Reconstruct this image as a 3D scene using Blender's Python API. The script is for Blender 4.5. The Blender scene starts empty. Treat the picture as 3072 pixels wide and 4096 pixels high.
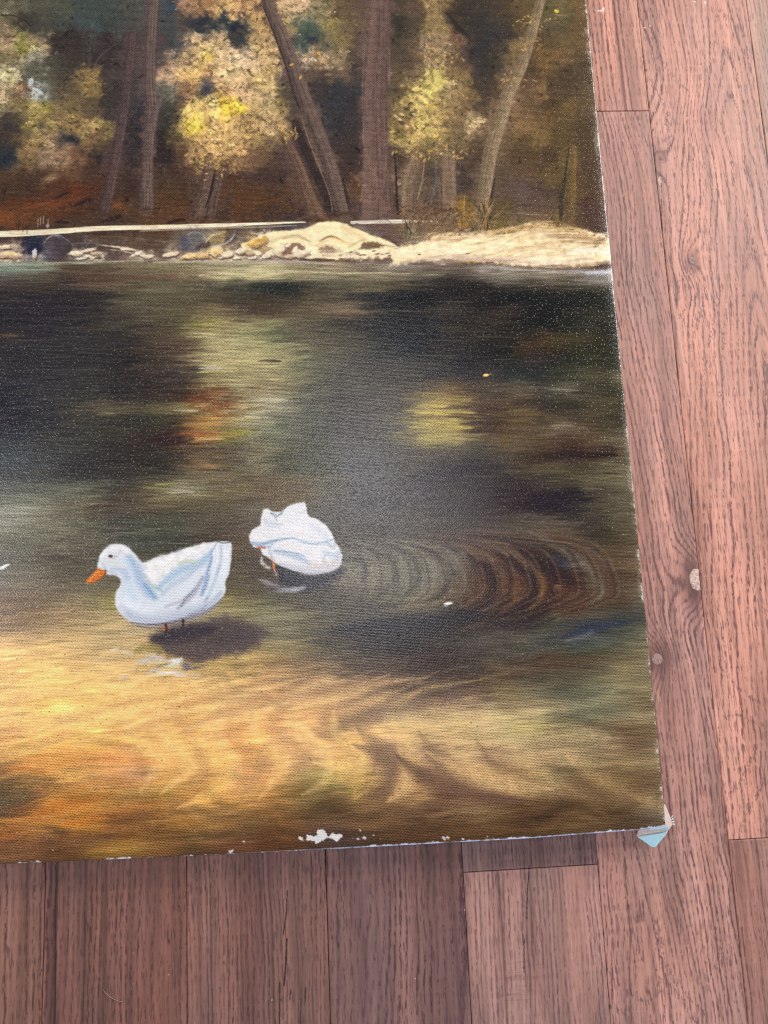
import bpy, bmesh, math, random
import numpy as np
from mathutils import Vector, Matrix
sc = bpy.context.scene
COL = sc.collection
sc.render.engine = "CYCLES"

# ------------------------------------------------------------------ camera
CAM_ROT = (math.radians(8.589), math.radians(-2.298), math.radians(-2.486))
CAM_H = 0.4539
cam_d = bpy.data.cameras.new("camera")
cam_d.sensor_fit = 'HORIZONTAL'
cam_d.sensor_width = 36.0
cam_d.lens = 2840.0 / 3072.0 * 36.0
cam_d.clip_start = 0.01
cam_d.clip_end = 50.0
cam = bpy.data.objects.new("camera", cam_d)
cam.location = (0, 0, CAM_H)
cam.rotation_euler = CAM_ROT
COL.objects.link(cam)
sc.camera = cam

# ------------------------------------------------------------------ light
sc.view_settings.view_transform = 'Standard'
sc.view_settings.look = 'None'
sc.view_settings.exposure = 0.08
sc.view_settings.gamma = 1.0
sc.cycles.filter_width = 1.2
sc.cycles.use_denoising = False           # the thread-sized glints of the canvas must survive
world = bpy.data.worlds.new("World")
sc.world = world
world.use_nodes = True
world.node_tree.nodes["Background"].inputs[0].default_value = (0.93, 0.95, 1.0, 1)
world.node_tree.nodes["Background"].inputs[1].default_value = 0.20

def lamp(name, loc, aim, sx, sy, power, colour):
    d = bpy.data.lights.new(name, 'AREA')
    d.shape = 'RECTANGLE'; d.size = sx; d.size_y = sy
    d.energy = power; d.color = colour
    o = bpy.data.objects.new(name, d)
    o.location = loc
    o.rotation_euler = (Vector(aim) - Vector(loc)).to_track_quat('-Z', 'Y').to_euler()
    COL.objects.link(o)
    return o
lamp("window_light", (1.85, 1.35, 1.20), (0.15, 0.1, 0), 1.0, 1.0, 62.0, (1.0, 0.96, 0.91))
lamp("ceiling_light", (0.03, 0.30, 1.55), (0.0, 0.1, 0), 0.34, 0.44, 4.0, (0.97, 0.97, 1.0))
lamp("side_window_light", (-1.30, 0.10, 1.45), (-0.1, 0.1, 0), 0.35, 0.5, 10.0, (0.93, 0.96, 1.0))
lamp("low_window_light", (0.15, -1.5, 0.45), (0.1, -0.1, 0), 1.0, 0.5, 8.0, (0.60, 0.74, 1.0))
# ------------------------------------------------------------------ the paint on the canvas
# colours judged by eye, noted as x:r,g,b along rows of an image crop (a sheet); every sheet has its own origin
K = 1100.0 / 1659.0 / 1.85172          # image crop (sheet) unit -> photo unit (photo 1659 units wide)
FOREST = """
S 0 0
50|50 105,100,80|200 85,82,68|350 80,80,68|500 68,75,70|650 70,75,70|800 80,78,72|920 85,78,75|1030 60,70,80|1150 155,120,95|1250 145,109,77|1350 184,147,98|1500 164,124,87|1620 85,65,55
150|30 120,105,80|120 60,55,50|250 75,70,62|400 72,75,68|500 70,80,80|650 62,68,65|800 78,75,70|920 85,75,70|1030 65,75,78|1100 90,75,65|1200 45,50,58|1350 50,60,66|1420 38,50,62|1560 169,134,90
250|30 156,130,100|140 145,136,77|230 146,125,99|330 58,48,45|450 60,52,50|560 70,62,60|650 60,50,50|780 80,68,66|920 85,70,68|1030 60,62,68|1100 110,100,90|1200 195,165,126|1320 199,165,122|1430 60,60,60|1560 164,129,87
350|50 120,105,75|200 148,139,118|330 75,72,62|450 65,58,52|600 62,52,52|770 82,68,66|920 88,72,68|1020 120,105,90|1130 180,150,111|1240 212,180,112|1350 209,179,136|1470 210,180,145|1600 184,152,98
450|50 182,169,130|180 90,85,72|300 85,78,62|430 75,68,58|550 140,114,74|680 70,60,56|760 78,66,62|900 90,76,72|1020 184,150,116|1150 216,175,114|1250 183,138,97|1350 204,174,127|1500 199,165,122|1620 179,147,95
550|40 171,149,115|120 130,95,70|210 171,179,175|300 100,95,80|420 95,80,62|540 130,109,69|680 62,55,52|780 70,62,60|900 92,78,72|1010 110,110,95|1090 144,105,76|1240 80,80,85|1350 189,148,100|1500 184,150,116|1620 170,145,110
650|40 140,125,95|150 130,109,69|260 160,141,85|400 120,100,70|550 95,78,60|680 60,52,50|740 85,70,68|840 50,50,55|910 100,82,76|990 65,65,58|1080 110,90,65|1170 221,189,117|1260 211,174,112|1370 229,195,61|1500 160,129,85|1620 166,144,105
750|40 75,62,55|150 110,95,65|280 146,127,77|420 135,109,72|550 160,133,85|640 146,127,77|720 80,66,64|820 52,46,48|910 105,85,78|1000 55,52,46|1100 164,137,87|1190 225,195,75|1300 193,156,102|1400 203,166,108|1520 164,129,87|1630 199,169,126
850|40 70,58,50|180 140,114,74|300 146,120,90|440 45,48,58|560 130,100,68|640 80,65,50|710 85,68,66|810 50,44,46|900 108,88,80|1000 45,38,38|1080 90,75,50|1180 173,138,92|1300 193,157,102|1430 183,147,97|1540 159,124,84|1630 100,80,65
950|20 40,50,60|130 130,104,69|260 146,120,94|380 145,115,89|470 120,85,60|570 52,45,46|690 85,66,62|800 58,48,48|890 105,86,78|1000 50,42,42|1100 80,60,50|1180 145,114,77|1300 169,133,90|1450 164,128,87|1550 140,104,74|1640 80,58,50
1050|40 87,63,48|200 76,55,44|330 101,74,55|440 107,77,55|560 79,55,44|680 85,63,55|780 68,50,43|880 96,73,63|1000 75,58,51|1100 76,53,44|1220 90,68,56|1330 87,64,53|1450 76,53,44|1600 74,52,43
1150|60 71,53,41|200 74,50,40|350 84,52,38|480 99,51,38|580 88,50,38|660 76,56,51|780 64,46,40|880 82,62,56|1000 81,60,41|1110 76,53,40|1200 88,68,59|1310 86,65,58|1450 88,58,40|1600 74,50,40
1240|60 89,55,38|200 99,58,39|330 108,60,39|450 93,55,38|560 71,47,38|640 76,54,45|720 108,68,41|870 88,64,54|980 91,61,41|1090 96,63,41|1180 84,62,54|1270 71,53,45|1400 93,61,40|1550 91,58,38|1640 81,54,40
1320|60 115,68,41|180 98,63,41|300 81,58,42|430 76,54,41|550 81,58,45|680 71,50,41|800 84,60,45|920 93,64,44|1020 88,61,44|1150 76,56,45|1300 76,55,45|1450 86,59,41|1600 81,55,40
1430|60 60,45,45|200 55,48,50|350 70,55,48|500 85,66,56|700 80,60,48|900 85,65,52|1100 105,85,68|1200 130,115,95|1330 140,115,80|1450 100,85,75|1600 221,199,165
1490|60 130,110,95|200 40,44,66|300 110,100,110|400 70,58,58|480 90,75,68|650 80,62,54|800 120,95,78|950 90,70,60|1100 100,90,90|1180 110,100,96|1280 146,124,90|1400 120,100,85|1520 193,154,98|1620 212,195,169
1540|60 201,180,149|150 146,120,103|200 159,155,151|300 70,55,58|400 80,66,64|460 182,170,148|550 192,180,158|680 100,80,72|750 120,100,90|850 167,150,124|950 120,100,90|1020 167,150,128|1120 185,160,125|1220 200,174,127|1300 189,154,107|1400 202,184,154|1500 177,160,147|1600 120,90,80
S 540 0
50|30 184,148,98|120 80,62,55|200 185,155,116|320 180,150,115|430 130,115,85|560 105,85,62|680 100,80,68|780 105,82,72|900 80,68,55|1000 95,78,62|1130 140,114,74|1230 70,58,48|1330 68,58,50|1450 70,60,52
150|30 174,143,92|150 95,78,72|220 170,143,90|300 70,85,75|380 90,95,80|480 140,122,74|600 110,92,70|700 105,85,70|780 105,85,78|900 62,55,48|1000 85,72,58|1130 140,117,74|1250 70,58,50|1350 60,55,52|1450 62,58,55
250|50 185,159,116|190 100,82,76|300 80,90,80|380 50,58,65|480 110,100,80|560 130,109,69|650 95,78,65|770 108,88,80|900 75,65,55|1000 100,82,65|1130 146,122,94|1250 120,90,70|1350 62,56,52|1450 56,54,54
350|40 180,150,111|130 165,140,105|230 105,85,76|330 166,145,119|440 170,140,105|540 130,112,85|640 85,70,62|760 108,88,80|900 85,70,58|1020 110,90,68|1130 146,122,94|1250 100,78,62|1400 60,55,52
450|40 184,156,98|150 160,135,100|260 100,80,72|350 95,78,64|450 85,70,60|560 110,90,72|640 70,60,56|760 110,88,82|880 100,82,62|1000 120,100,75|1120 179,160,95|1250 135,109,72|1380 75,65,55|1450 70,62,54
550|50 175,151,93|160 146,124,90|240 75,65,60|310 105,86,76|420 65,58,56|540 60,60,64|620 62,60,62|750 108,86,80|870 90,75,58|980 180,156,95|1100 195,175,103|1200 155,130,95|1300 130,107,69|1420 75,62,52
650|40 165,144,101|160 140,119,74|270 80,68,62|340 110,90,78|450 60,56,58|560 58,58,62|640 66,58,56|750 112,88,80|870 110,92,65|970 174,147,92|1080 184,160,98|1180 145,119,77|1300 120,95,70|1400 85,70,55
750|60 160,129,85|180 164,129,87|280 75,62,58|370 115,94,82|470 58,54,56|580 60,56,56|650 72,62,58|750 112,88,80|870 140,119,74|930 130,104,69|1050 189,166,100|1150 165,138,87|1250 120,96,70|1360 185,159,116
850|40 155,133,82|120 140,114,74|200 105,82,72|290 65,52,50|390 115,94,80|500 66,56,54|600 62,54,50|750 115,90,80|900 160,137,85|1020 174,147,92|1120 146,123,77|1250 125,105,72|1350 90,72,55|1440 120,96,72
950|60 95,75,58|160 75,58,54|240 105,82,70|320 68,52,48|430 115,92,76|560 66,52,48|640 70,56,50|750 118,92,82|880 75,60,50|1000 120,98,78|1080 110,95,60|1180 120,100,78|1280 95,76,60|1370 72,56,48|1440 115,92,72
1050|60 75,58,55|180 70,54,52|290 100,78,66|380 60,48,46|480 112,90,76|580 70,54,46|750 125,98,84|920 115,92,76|1000 115,94,76|1080 75,62,54|1190 112,92,76|1290 72,58,52|1420 108,88,70
1150|60 95,70,45|180 90,65,45|300 95,72,58|360 100,76,60|440 55,44,42|530 108,88,72|620 90,65,48|750 130,100,82|940 120,96,78|1010 112,90,72|1090 90,76,64|1190 112,92,74|1280 78,65,58|1400 100,82,64
1240|60 100,72,45|200 92,64,42|310 75,55,48|380 125,92,68|480 50,38,38|550 115,90,72|620 70,55,62|750 135,102,72|890 80,60,50|960 125,98,78|1060 110,88,68|1180 115,92,72|1290 135,105,62|1400 115,92,58
1310|100 70,52,48|300 55,42,48|420 120,88,66|600 100,76,62|750 135,104,72|900 115,88,70|1040 120,94,72|1180 115,90,68|1290 130,98,52|1450 125,100,60
1370|100 60,50,50|300 95,85,80|700 120,105,95|800 110,85,75|1000 115,95,75|1150 130,105,80|1290 130,100,62
S 1065 0
50|60 80,66,50|200 100,80,55|300 98,86,58|420 110,96,66|520 110,85,55
150|60 72,60,52|170 92,74,54|300 96,84,62|420 92,80,56|550 105,80,52
250|50 70,60,54|200 135,109,72|280 85,66,46|400 105,86,58|520 110,86,58
350|40 62,55,50|110 130,106,69|220 90,70,52|300 120,92,56|400 115,90,60|520 92,74,52
450|30 62,54,48|110 130,105,80|230 85,66,50|310 110,86,55|430 80,66,48|540 82,66,48
550|30 85,70,52|110 130,104,80|200 100,78,58|290 140,111,74|400 82,66,50|540 92,74,52
650|20 120,95,70|90 128,102,78|200 110,85,60|330 85,66,46|450 110,86,54|580 100,80,56
750|50 125,100,76|200 130,101,69|300 110,86,54|420 95,75,48|560 88,70,50
850|40 120,96,72|150 95,75,50|270 120,95,60|400 92,74,48|550 85,66,46
950|30 110,88,66|180 90,70,48|340 80,62,46|470 110,88,56|600 86,66,48
1050|30 90,72,56|160 98,76,56|330 100,78,50|450 95,76,48|600 82,62,46
1150|40 95,76,66|160 100,80,72|320 85,66,56|480 95,76,46|600 88,66,48
1250|40 95,78,50|160 85,66,58|300 95,75,60|480 88,66,46|600 80,56,46
1320|40 110,90,55|150 120,98,70|300 120,95,70|450 115,90,62|580 85,62,50
"""
WATER = """
S 0 540
100|60 130,140,125|250 125,130,110|400 95,80,65|600 110,95,75|800 125,112,85|1000 130,120,92|1200 140,130,100|1400 150,140,110
150|60 95,90,80|250 90,78,65|450 85,66,54|650 95,75,60|850 100,82,64|1050 105,86,66|1250 150,132,100|1450 190,175,130
220|60 70,60,54|250 72,60,54|400 66,56,54|600 90,74,60|800 95,86,66|1000 105,96,74|1200 95,86,66|1400 66,64,54
300|60 52,46,50|250 50,44,50|450 52,46,50|620 56,50,50|760 85,80,62|900 92,84,64|1100 88,78,60|1300 85,74,58|1450 70,64,52
380|60 46,42,52|250 50,46,52|450 50,46,50|620 58,52,50|800 90,84,66|1000 90,80,62|1150 105,92,68|1300 120,105,76|1450 92,78,60
450|60 52,48,52|250 50,46,52|450 54,50,50|650 66,60,54|800 80,72,58|1000 78,68,54|1150 125,115,75|1220 150,140,75|1350 165,150,105|1500 150,135,95
520|60 60,52,50|250 52,48,52|450 54,52,52|650 60,56,54|750 54,48,48|900 76,64,54|1050 92,78,60|1200 130,116,84|1350 160,148,106|1500 150,142,100
600|60 52,50,54|250 54,52,54|450 56,54,54|650 56,52,52|750 48,42,44|880 80,66,54|1030 76,60,52|1150 110,92,68|1280 165,152,108|1400 175,160,115|1510 160,148,105
680|60 52,48,52|250 52,50,54|450 56,54,54|650 56,54,54|750 48,42,44|880 70,58,50|1000 66,54,50|1100 100,84,66|1220 175,160,115|1350 165,150,105|1500 170,155,105
740|60 56,52,54|300 54,52,54|500 60,58,56|680 62,58,54|760 50,44,44|900 66,54,48|1050 60,50,48|1150 75,62,52|1250 150,140,90|1400 160,146,105|1510 150,136,98
800|60 52,50,56|300 56,54,56|500 60,58,56|700 52,48,48|800 52,46,46|950 64,54,48|1100 56,48,48|1180 90,74,54|1300 140,122,85|1450 160,150,110
880|60 48,46,54|300 56,54,56|500 60,58,54|700 52,46,46|850 58,50,46|1000 62,52,46|1120 70,48,40|1230 110,66,40|1330 130,80,45|1450 110,90,62
960|60 48,46,54|300 54,52,54|480 64,60,54|600 110,98,76|700 95,86,66|850 76,68,54|1000 110,100,70|1130 150,140,90|1230 140,90,45|1330 150,100,60|1450 160,142,100
1040|60 46,44,54|300 56,54,56|500 72,66,58|650 56,54,50|800 54,54,48|950 66,60,48|1100 60,52,42|1200 160,115,65|1300 165,125,70|1420 150,136,96
1120|60 54,54,62|300 62,60,58|500 62,60,56|700 66,62,52|850 62,52,44|960 52,38,38|1080 70,46,38|1180 150,100,50|1280 150,110,60|1400 130,125,60
1200|60 62,66,68|300 66,64,62|500 66,64,58|650 56,52,50|850 58,50,46|1000 58,46,42|1130 80,62,48|1280 100,86,66|1400 85,72,54
1280|60 70,76,78|300 64,64,64|500 56,54,54|700 54,50,48|900 56,50,46|1080 62,54,46|1180 130,100,68|1280 120,100,70|1400 75,64,48
1360|60 66,66,66|300 70,68,64|500 56,54,54|700 60,56,52|900 68,62,54|1000 60,56,48|1120 110,96,72|1250 120,104,78|1400 105,90,66
1440|60 88,90,82|300 94,94,80|500 106,106,88|650 72,66,58|800 82,74,62|950 120,112,70|1080 150,142,115|1200 130,120,92|1400 110,96,68
1520|60 115,112,95|300 112,108,90|500 106,96,78|700 76,62,54|850 92,78,62|1000 130,116,78|1150 105,92,68|1300 100,88,64|1450 95,82,60
S 540 540
90|100 165,152,120|300 140,128,104|500 155,135,108|700 110,94,80|900 150,134,116|1100 115,98,84|1300 130,112,98|1430 170,155,145
140|100 195,180,135|300 150,135,100|500 140,128,100|700 145,130,104|900 120,108,90|1100 100,92,78|1300 85,76,66|1430 120,106,92
220|100 44,48,44|230 36,40,38|400 70,64,52|550 90,84,64|700 105,96,72|850 84,74,58|1000 56,48,44|1200 48,42,40|1400 40,36,34
300|100 70,60,48|250 64,58,48|400 88,78,60|550 70,62,50|700 46,46,46|850 34,36,40|1000 30,30,36|1200 34,32,34|1400 44,40,36
360|100 74,58,48|250 95,80,60|400 100,86,64|550 125,106,84|680 110,92,72|800 36,36,40|1000 40,38,40|1200 60,54,46|1400 40,36,36
440|60 125,120,84|200 100,92,70|350 92,82,62|500 66,60,50|700 50,48,46|900 42,42,44|1100 46,44,44|1300 50,44,40|1430 56,48,42
520|60 130,128,88|200 84,84,66|350 90,82,64|500 80,74,58|700 64,60,52|900 40,42,46|1050 36,38,42|1300 48,44,40|1430 54,48,42
600|60 155,146,102|230 145,136,96|400 92,88,68|550 84,78,62|700 66,62,54|850 44,46,48|1000 34,36,42|1200 48,44,42|1400 46,42,40
680|60 170,158,112|230 140,132,94|400 96,92,72|550 80,76,64|700 66,62,56|900 62,58,54|1100 58,54,50|1300 38,36,40|1430 50,46,44
760|60 160,146,102|230 135,126,88|400 92,90,70|550 72,68,58|750 68,64,56|950 66,60,54|1150 52,48,48|1300 56,50,52|1430 66,58,54
830|60 150,132,96|230 125,112,82|400 84,82,66|600 76,70,60|800 72,66,56|1000 72,62,52|1150 115,92,58|1300 84,64,46|1430 80,68,58
910|60 170,160,128|200 150,142,112|350 84,82,68|500 68,64,56|700 72,66,58|900 74,66,56|1050 130,112,68|1200 160,138,78|1300 120,98,62|1430 80,62,50
980|60 160,150,118|200 110,106,86|350 84,84,70|500 68,64,56|700 72,64,58|900 76,68,58|1050 150,132,76|1200 170,148,82|1350 84,64,46|1440 64,48,42
1060|60 150,146,114|200 100,100,80|400 76,74,62|600 72,66,60|800 74,68,62|950 120,106,66|1100 165,146,82|1250 165,144,78|1380 60,46,38|1440 74,58,46
1140|60 130,122,92|200 92,90,70|400 72,70,58|600 74,70,64|800 74,70,64|950 110,98,64|1100 160,144,84|1250 150,132,84|1400 90,76,56
1220|60 125,116,88|230 80,78,56|400 68,68,52|600 74,72,68|800 72,68,64|950 76,68,58|1100 80,70,58|1250 78,70,62|1440 70,62,56
1300|60 120,110,84|230 76,72,50|400 72,70,52|600 74,72,70|800 70,66,66|950 74,64,56|1100 62,54,52|1300 52,46,52|1440 52,46,52
1400|60 95,80,54|200 105,84,52|350 92,80,56|500 82,76,64|700 72,68,66|900 70,62,60|1100 58,52,56|1300 60,54,54|1440 58,52,56
1500|60 92,76,52|250 95,78,50|450 86,78,64|650 78,72,70|850 70,64,62|1050 68,62,62|1250 68,60,58|1440 62,54,58
S 1065 540
120|60 170,160,150|200 120,104,88|300 155,140,120|450 130,112,92|600 150,140,140|700 170,165,165
170|60 120,112,96|250 120,110,92|450 110,98,80|600 120,110,96|700 150,142,135
230|60 44,40,36|250 48,42,38|450 60,54,44|600 66,60,48|720 50,48,38
310|60 30,32,36|250 30,32,34|450 32,34,34|600 40,40,34|720 44,42,34
390|60 70,58,48|150 40,36,36|300 32,32,34|500 44,42,36|650 58,52,44|740 44,40,32
470|60 44,38,34|250 34,34,34|450 40,40,34|600 46,46,34|740 40,38,28
540|60 40,38,34|230 70,52,34|350 74,58,36|480 76,66,42|620 60,54,36|740 44,42,28
600|60 34,34,34|230 66,50,34|350 58,46,32|480 54,50,34|620 54,52,34|750 46,44,28
680|60 44,44,42|230 60,52,50|350 44,42,42|480 42,44,34|620 50,50,34|750 52,48,34
760|60 46,50,50|230 46,50,50|350 52,50,44|450 66,66,46|570 84,80,58|650 70,66,46|750 100,90,70
840|60 90,78,62|180 100,88,70|300 64,60,50|420 110,102,86|550 66,60,48|700 58,52,38|780 70,64,46
920|60 84,64,44|200 70,58,46|320 48,44,38|450 60,54,40|600 78,68,50|700 84,72,50|790 62,58,40
1000|60 100,78,50|200 110,90,58|320 72,58,44|450 66,56,44|600 80,68,50|700 72,62,44|790 50,48,38
1080|60 92,66,42|200 84,66,46|330 96,80,62|420 120,104,82|550 86,70,52|680 84,70,50|800 72,64,50
1160|60 110,84,54|180 95,84,62|300 90,70,50|450 76,54,42|600 88,68,46|720 100,86,64|800 110,98,78
1240|60 90,80,64|200 76,56,46|350 60,42,36|500 54,38,34|650 50,34,34|750 76,60,44|820 105,94,72
1320|60 64,54,48|230 84,72,54|400 88,76,56|550 80,72,52|700 95,86,62|820 110,100,75
1400|60 56,46,46|250 62,54,48|450 76,66,52|600 100,92,68|750 105,96,72|840 115,105,85
1480|60 52,40,44|200 54,40,46|350 44,36,46|500 46,38,44|650 76,66,54|750 95,84,64|840 105,96,78
S 0 1080
60|60 145,143,124|250 132,126,105|450 116,106,84|650 84,72,62|850 84,74,62|1050 76,68,56|1250 95,84,66|1400 92,80,62|1490 105,96,80
150|60 135,131,112|250 124,118,96|450 108,102,82|650 80,78,66|850 74,74,62|1000 80,80,66|1200 88,80,66|1400 80,66,54|1480 90,78,64
250|60 114,108,90|250 112,107,88|450 105,98,80|580 95,90,76|900 76,78,66|1050 70,68,58|1250 78,68,56|1430 92,72,56|1480 100,84,66
350|60 105,98,84|250 92,84,70|450 90,80,66|560 92,84,70|900 95,88,72|1450 95,78,60|1520 86,74,62
450|60 115,106,90|250 108,98,80|450 95,86,70|900 95,86,70|1200 90,80,64|1420 86,72,56|1500 80,68,56
530|60 125,110,92|250 120,106,84|450 115,102,82|620 115,104,82|1000 115,104,82|1440 110,98,66|1500 76,66,56
620|60 125,100,78|250 130,108,82|450 140,120,90|600 140,124,88|680 150,140,80|1000 140,124,88|1380 140,126,84|1490 130,118,80
700|60 140,112,84|250 145,118,86|450 150,126,92|620 165,142,102|900 165,145,105|1250 160,146,110|1400 150,136,98|1490 160,146,105
780|60 150,122,90|250 160,130,92|450 180,150,104|650 185,158,112|800 165,145,112|1490 120,105,80
860|60 205,165,110|250 195,160,108|450 200,166,112|650 190,162,112|780 190,160,110|1490 110,95,80
940|60 235,190,120|250 230,188,120|450 215,176,118|620 205,172,120|900 190,160,110|1350 190,158,95|1490 195,165,105
1020|60 225,178,108|250 235,190,116|450 220,178,112|650 210,172,110|750 205,168,112|1000 195,165,110|1250 180,148,95|1400 165,136,88|1490 145,118,76
1100|60 230,185,115|250 240,198,120|450 235,190,116|650 235,190,120|850 235,195,130|1050 215,176,118|1250 195,158,105|1400 170,136,90|1490 180,146,96
1180|60 228,180,108|250 240,195,112|450 225,182,108|600 240,195,116|750 225,180,110|950 215,170,105|1150 200,155,100|1300 205,165,110|1450 190,150,105
1260|60 225,176,110|250 240,190,105|450 240,195,115|600 215,172,105|750 200,156,98|900 230,180,105|1100 210,160,100|1250 235,180,110|1400 220,170,115|1490 190,146,104
1340|60 225,174,108|250 245,198,110|450 225,180,110|600 240,195,116|700 210,160,95|850 225,172,100|1000 215,160,100|1150 215,165,95|1300 225,168,105|1450 220,165,105
1420|60 215,158,95|250 230,175,100|400 225,170,98|600 240,195,108|750 220,165,95|900 235,178,100|1100 235,180,110|1250 220,166,105|1400 220,160,100
1500|60 205,156,86|200 205,160,84|400 220,165,92|600 205,160,83|750 205,145,85|900 235,178,98|1100 240,190,112|1300 215,160,98|1450 225,165,95
1580|60 180,128,66|170 215,146,70|300 195,134,66|450 190,139,73|620 195,144,78|750 200,140,90|900 210,155,100|1050 235,182,100|1200 230,180,105|1400 235,180,105
S 540 1080
60|450 84,76,64|600 76,70,66|800 74,70,68|1000 74,68,62|1250 66,60,60|1440 70,60,60
150|560 80,72,62|700 76,70,66|850 74,70,66|1050 76,68,60|1250 76,68,62|1440 76,68,64
240|560 80,72,60|700 82,74,64|850 84,76,66|1050 90,80,70|1200 82,72,64|1350 105,84,70|1440 90,74,62
330|600 100,95,83|750 92,86,74|900 100,92,78|1050 84,76,62|1200 105,98,84|1350 80,62,52|1440 88,64,52
420|600 112,106,90|750 110,104,84|900 105,100,80|1050 110,106,90|1200 110,104,90|1350 84,66,50|1440 60,40,38
500|300 80,70,60|650 105,96,80|800 105,98,80|950 105,100,84|1120 108,102,86|1230 100,80,62|1340 76,50,38|1440 56,36,34
570|60 95,82,64|250 90,82,66|450 76,64,54|650 92,84,66|850 95,86,68|1050 105,94,74|1230 90,66,48|1380 80,54,40
640|60 105,100,74|200 95,86,64|350 80,74,58|550 72,66,54|750 78,70,56|950 110,98,74|1100 130,114,84|1250 84,64,48|1400 76,56,44
700|60 140,132,98|200 135,128,96|350 105,98,74|550 82,74,60|750 70,62,54|950 76,66,56|1150 64,52,46|1300 52,42,42|1440 60,50,48
760|60 110,98,84|250 120,112,84|400 92,84,66|600 64,56,52|800 50,42,42|1000 50,42,42|1200 54,46,44|1400 54,46,44
830|60 120,108,92|200 120,112,84|400 84,78,62|500 62,54,52|700 54,46,46|900 50,44,46|1100 62,54,50|1300 70,62,56|1440 82,76,66
900|60 165,140,92|250 155,135,92|400 120,106,76|550 92,82,62|750 56,48,46|950 50,40,40|1150 62,52,48|1350 72,64,58
980|60 150,120,76|250 120,98,70|450 95,80,64|650 92,78,64|850 80,64,52|1050 66,50,44|1150 62,44,40|1350 64,56,50
1060|60 205,162,105|200 165,130,90|350 150,118,84|500 160,130,92|650 95,76,62|800 92,74,60|1000 72,58,50|1150 74,58,50|1300 76,62,52|1440 88,68,54
1140|60 190,145,100|200 185,142,100|350 190,150,105|500 165,130,95|650 135,106,82|800 120,95,72|950 84,66,56|1150 86,68,58|1350 92,70,58
1220|60 200,150,105|200 190,142,100|300 220,165,110|450 190,148,105|600 180,142,105|780 180,145,105|900 120,95,76|1100 110,88,74|1300 115,92,76|1440 120,102,78
1300|60 230,170,105|250 215,158,105|450 235,178,112|560 170,132,98|700 150,118,90|820 165,150,110|950 160,138,104|1100 155,128,98|1250 165,140,104|1440 185,160,116
1380|60 232,172,105|200 215,158,105|350 235,180,118|480 235,180,115|550 140,112,86|700 205,162,108|850 215,175,115|1000 205,170,115|1200 190,162,112|1440 195,166,118
1460|60 235,172,98|230 215,165,115|400 225,172,115|550 230,178,112|680 225,176,110|800 200,160,112|950 195,158,110|1100 190,158,110|1300 190,158,112|1440 190,158,112
1540|60 235,170,95|200 220,165,105|400 215,165,115|560 235,182,108|680 140,108,86|800 130,98,80|920 150,118,90|1050 170,140,100|1250 200,165,115|1440 150,115,90
S 1065 1080
60|60 70,54,56|250 52,44,46|450 50,44,46|650 76,66,52|800 105,95,75|860 90,80,62
150|60 80,70,62|250 95,82,68|400 88,76,64|600 62,56,48|800 88,76,56|870 100,90,70
250|60 95,80,66|250 78,66,58|450 95,78,60|650 72,60,48|800 84,68,50|880 105,92,72
330|60 90,68,54|200 70,50,42|330 72,56,48|450 56,48,46|550 110,96,78|700 92,70,52|850 110,92,68
400|80 90,60,44|200 72,52,46|330 62,46,42|430 44,44,54|560 105,92,76|700 92,70,52|870 105,86,66
470|50 84,52,40|150 66,42,36|250 110,78,50|350 62,40,36|500 66,42,36|600 95,84,66|700 78,52,42|850 105,86,66
540|60 84,54,40|160 92,60,42|250 92,66,44|340 84,54,38|400 105,68,46|500 80,50,38|620 115,112,90|720 78,56,44|800 92,72,54|890 120,110,92
620|60 62,46,40|200 72,52,42|330 54,36,34|480 92,68,48|560 88,64,48|700 84,64,50|820 88,70,52|900 115,105,88
690|60 54,42,40|200 58,48,42|330 88,78,58|450 95,88,66|520 92,78,58|650 84,78,66|800 64,64,62|910 70,72,66
760|60 66,58,50|200 76,66,54|350 84,80,66|500 66,64,60|560 50,54,62|680 62,66,68|820 66,66,58|910 100,96,78
830|60 82,76,64|250 86,82,72|400 64,64,64|500 88,86,84|650 84,86,78|800 86,84,68|920 120,112,86
900|60 84,78,66|250 84,80,68|450 82,80,66|550 66,72,60|700 84,80,62|850 105,96,72|930 125,115,90
980|60 82,72,56|200 76,60,48|350 78,58,44|500 86,66,48|650 96,82,60|800 110,96,70|930 120,108,82
1060|60 92,74,56|250 95,82,64|450 82,74,58|600 90,80,62|750 130,116,82|900 125,112,84
1140|60 120,104,72|250 115,102,78|450 84,78,62|550 100,98,76|680 135,128,96|850 120,106,76|940 130,116,90
1220|60 135,112,80|250 150,130,96|450 155,138,105|650 135,126,96|800 120,106,76|940 105,88,62
1300|60 175,155,110|250 165,148,105|450 105,98,74|600 92,92,72|700 130,116,86|850 140,122,92|960 130,115,88
1380|60 175,156,108|200 165,145,92|330 150,130,86|450 105,96,70|600 130,112,84|800 105,82,60|950 110,92,66
1460|60 190,164,116|250 165,142,104|450 150,128,94|650 140,120,90|850 110,86,64|960 120,102,76
1540|60 165,135,100|250 160,134,98|450 170,142,104|650 165,138,98|800 130,105,76|960 125,105,78
S 0 1618
80|60 150,110,58|170 205,140,70|300 190,137,70|450 200,145,88|650 200,140,82|850 200,146,100|1050 222,168,90|1250 212,162,98|1480 202,153,100
140|40 107,82,53|150 200,140,66|300 195,138,70|450 190,149,80|650 190,138,88|850 190,140,100|1050 205,150,82|1250 205,155,95|1480 195,148,100
220|60 110,82,48|250 120,90,55|450 165,122,66|650 165,126,70|850 165,126,73|1000 180,138,68|1150 190,138,80|1300 195,145,82|1480 180,138,88
290|50 93,80,57|150 104,82,53|250 120,80,45|400 185,124,50|550 160,111,53|750 145,110,60|950 160,121,60|1150 170,120,65|1300 200,145,70|1480 165,120,68
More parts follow.
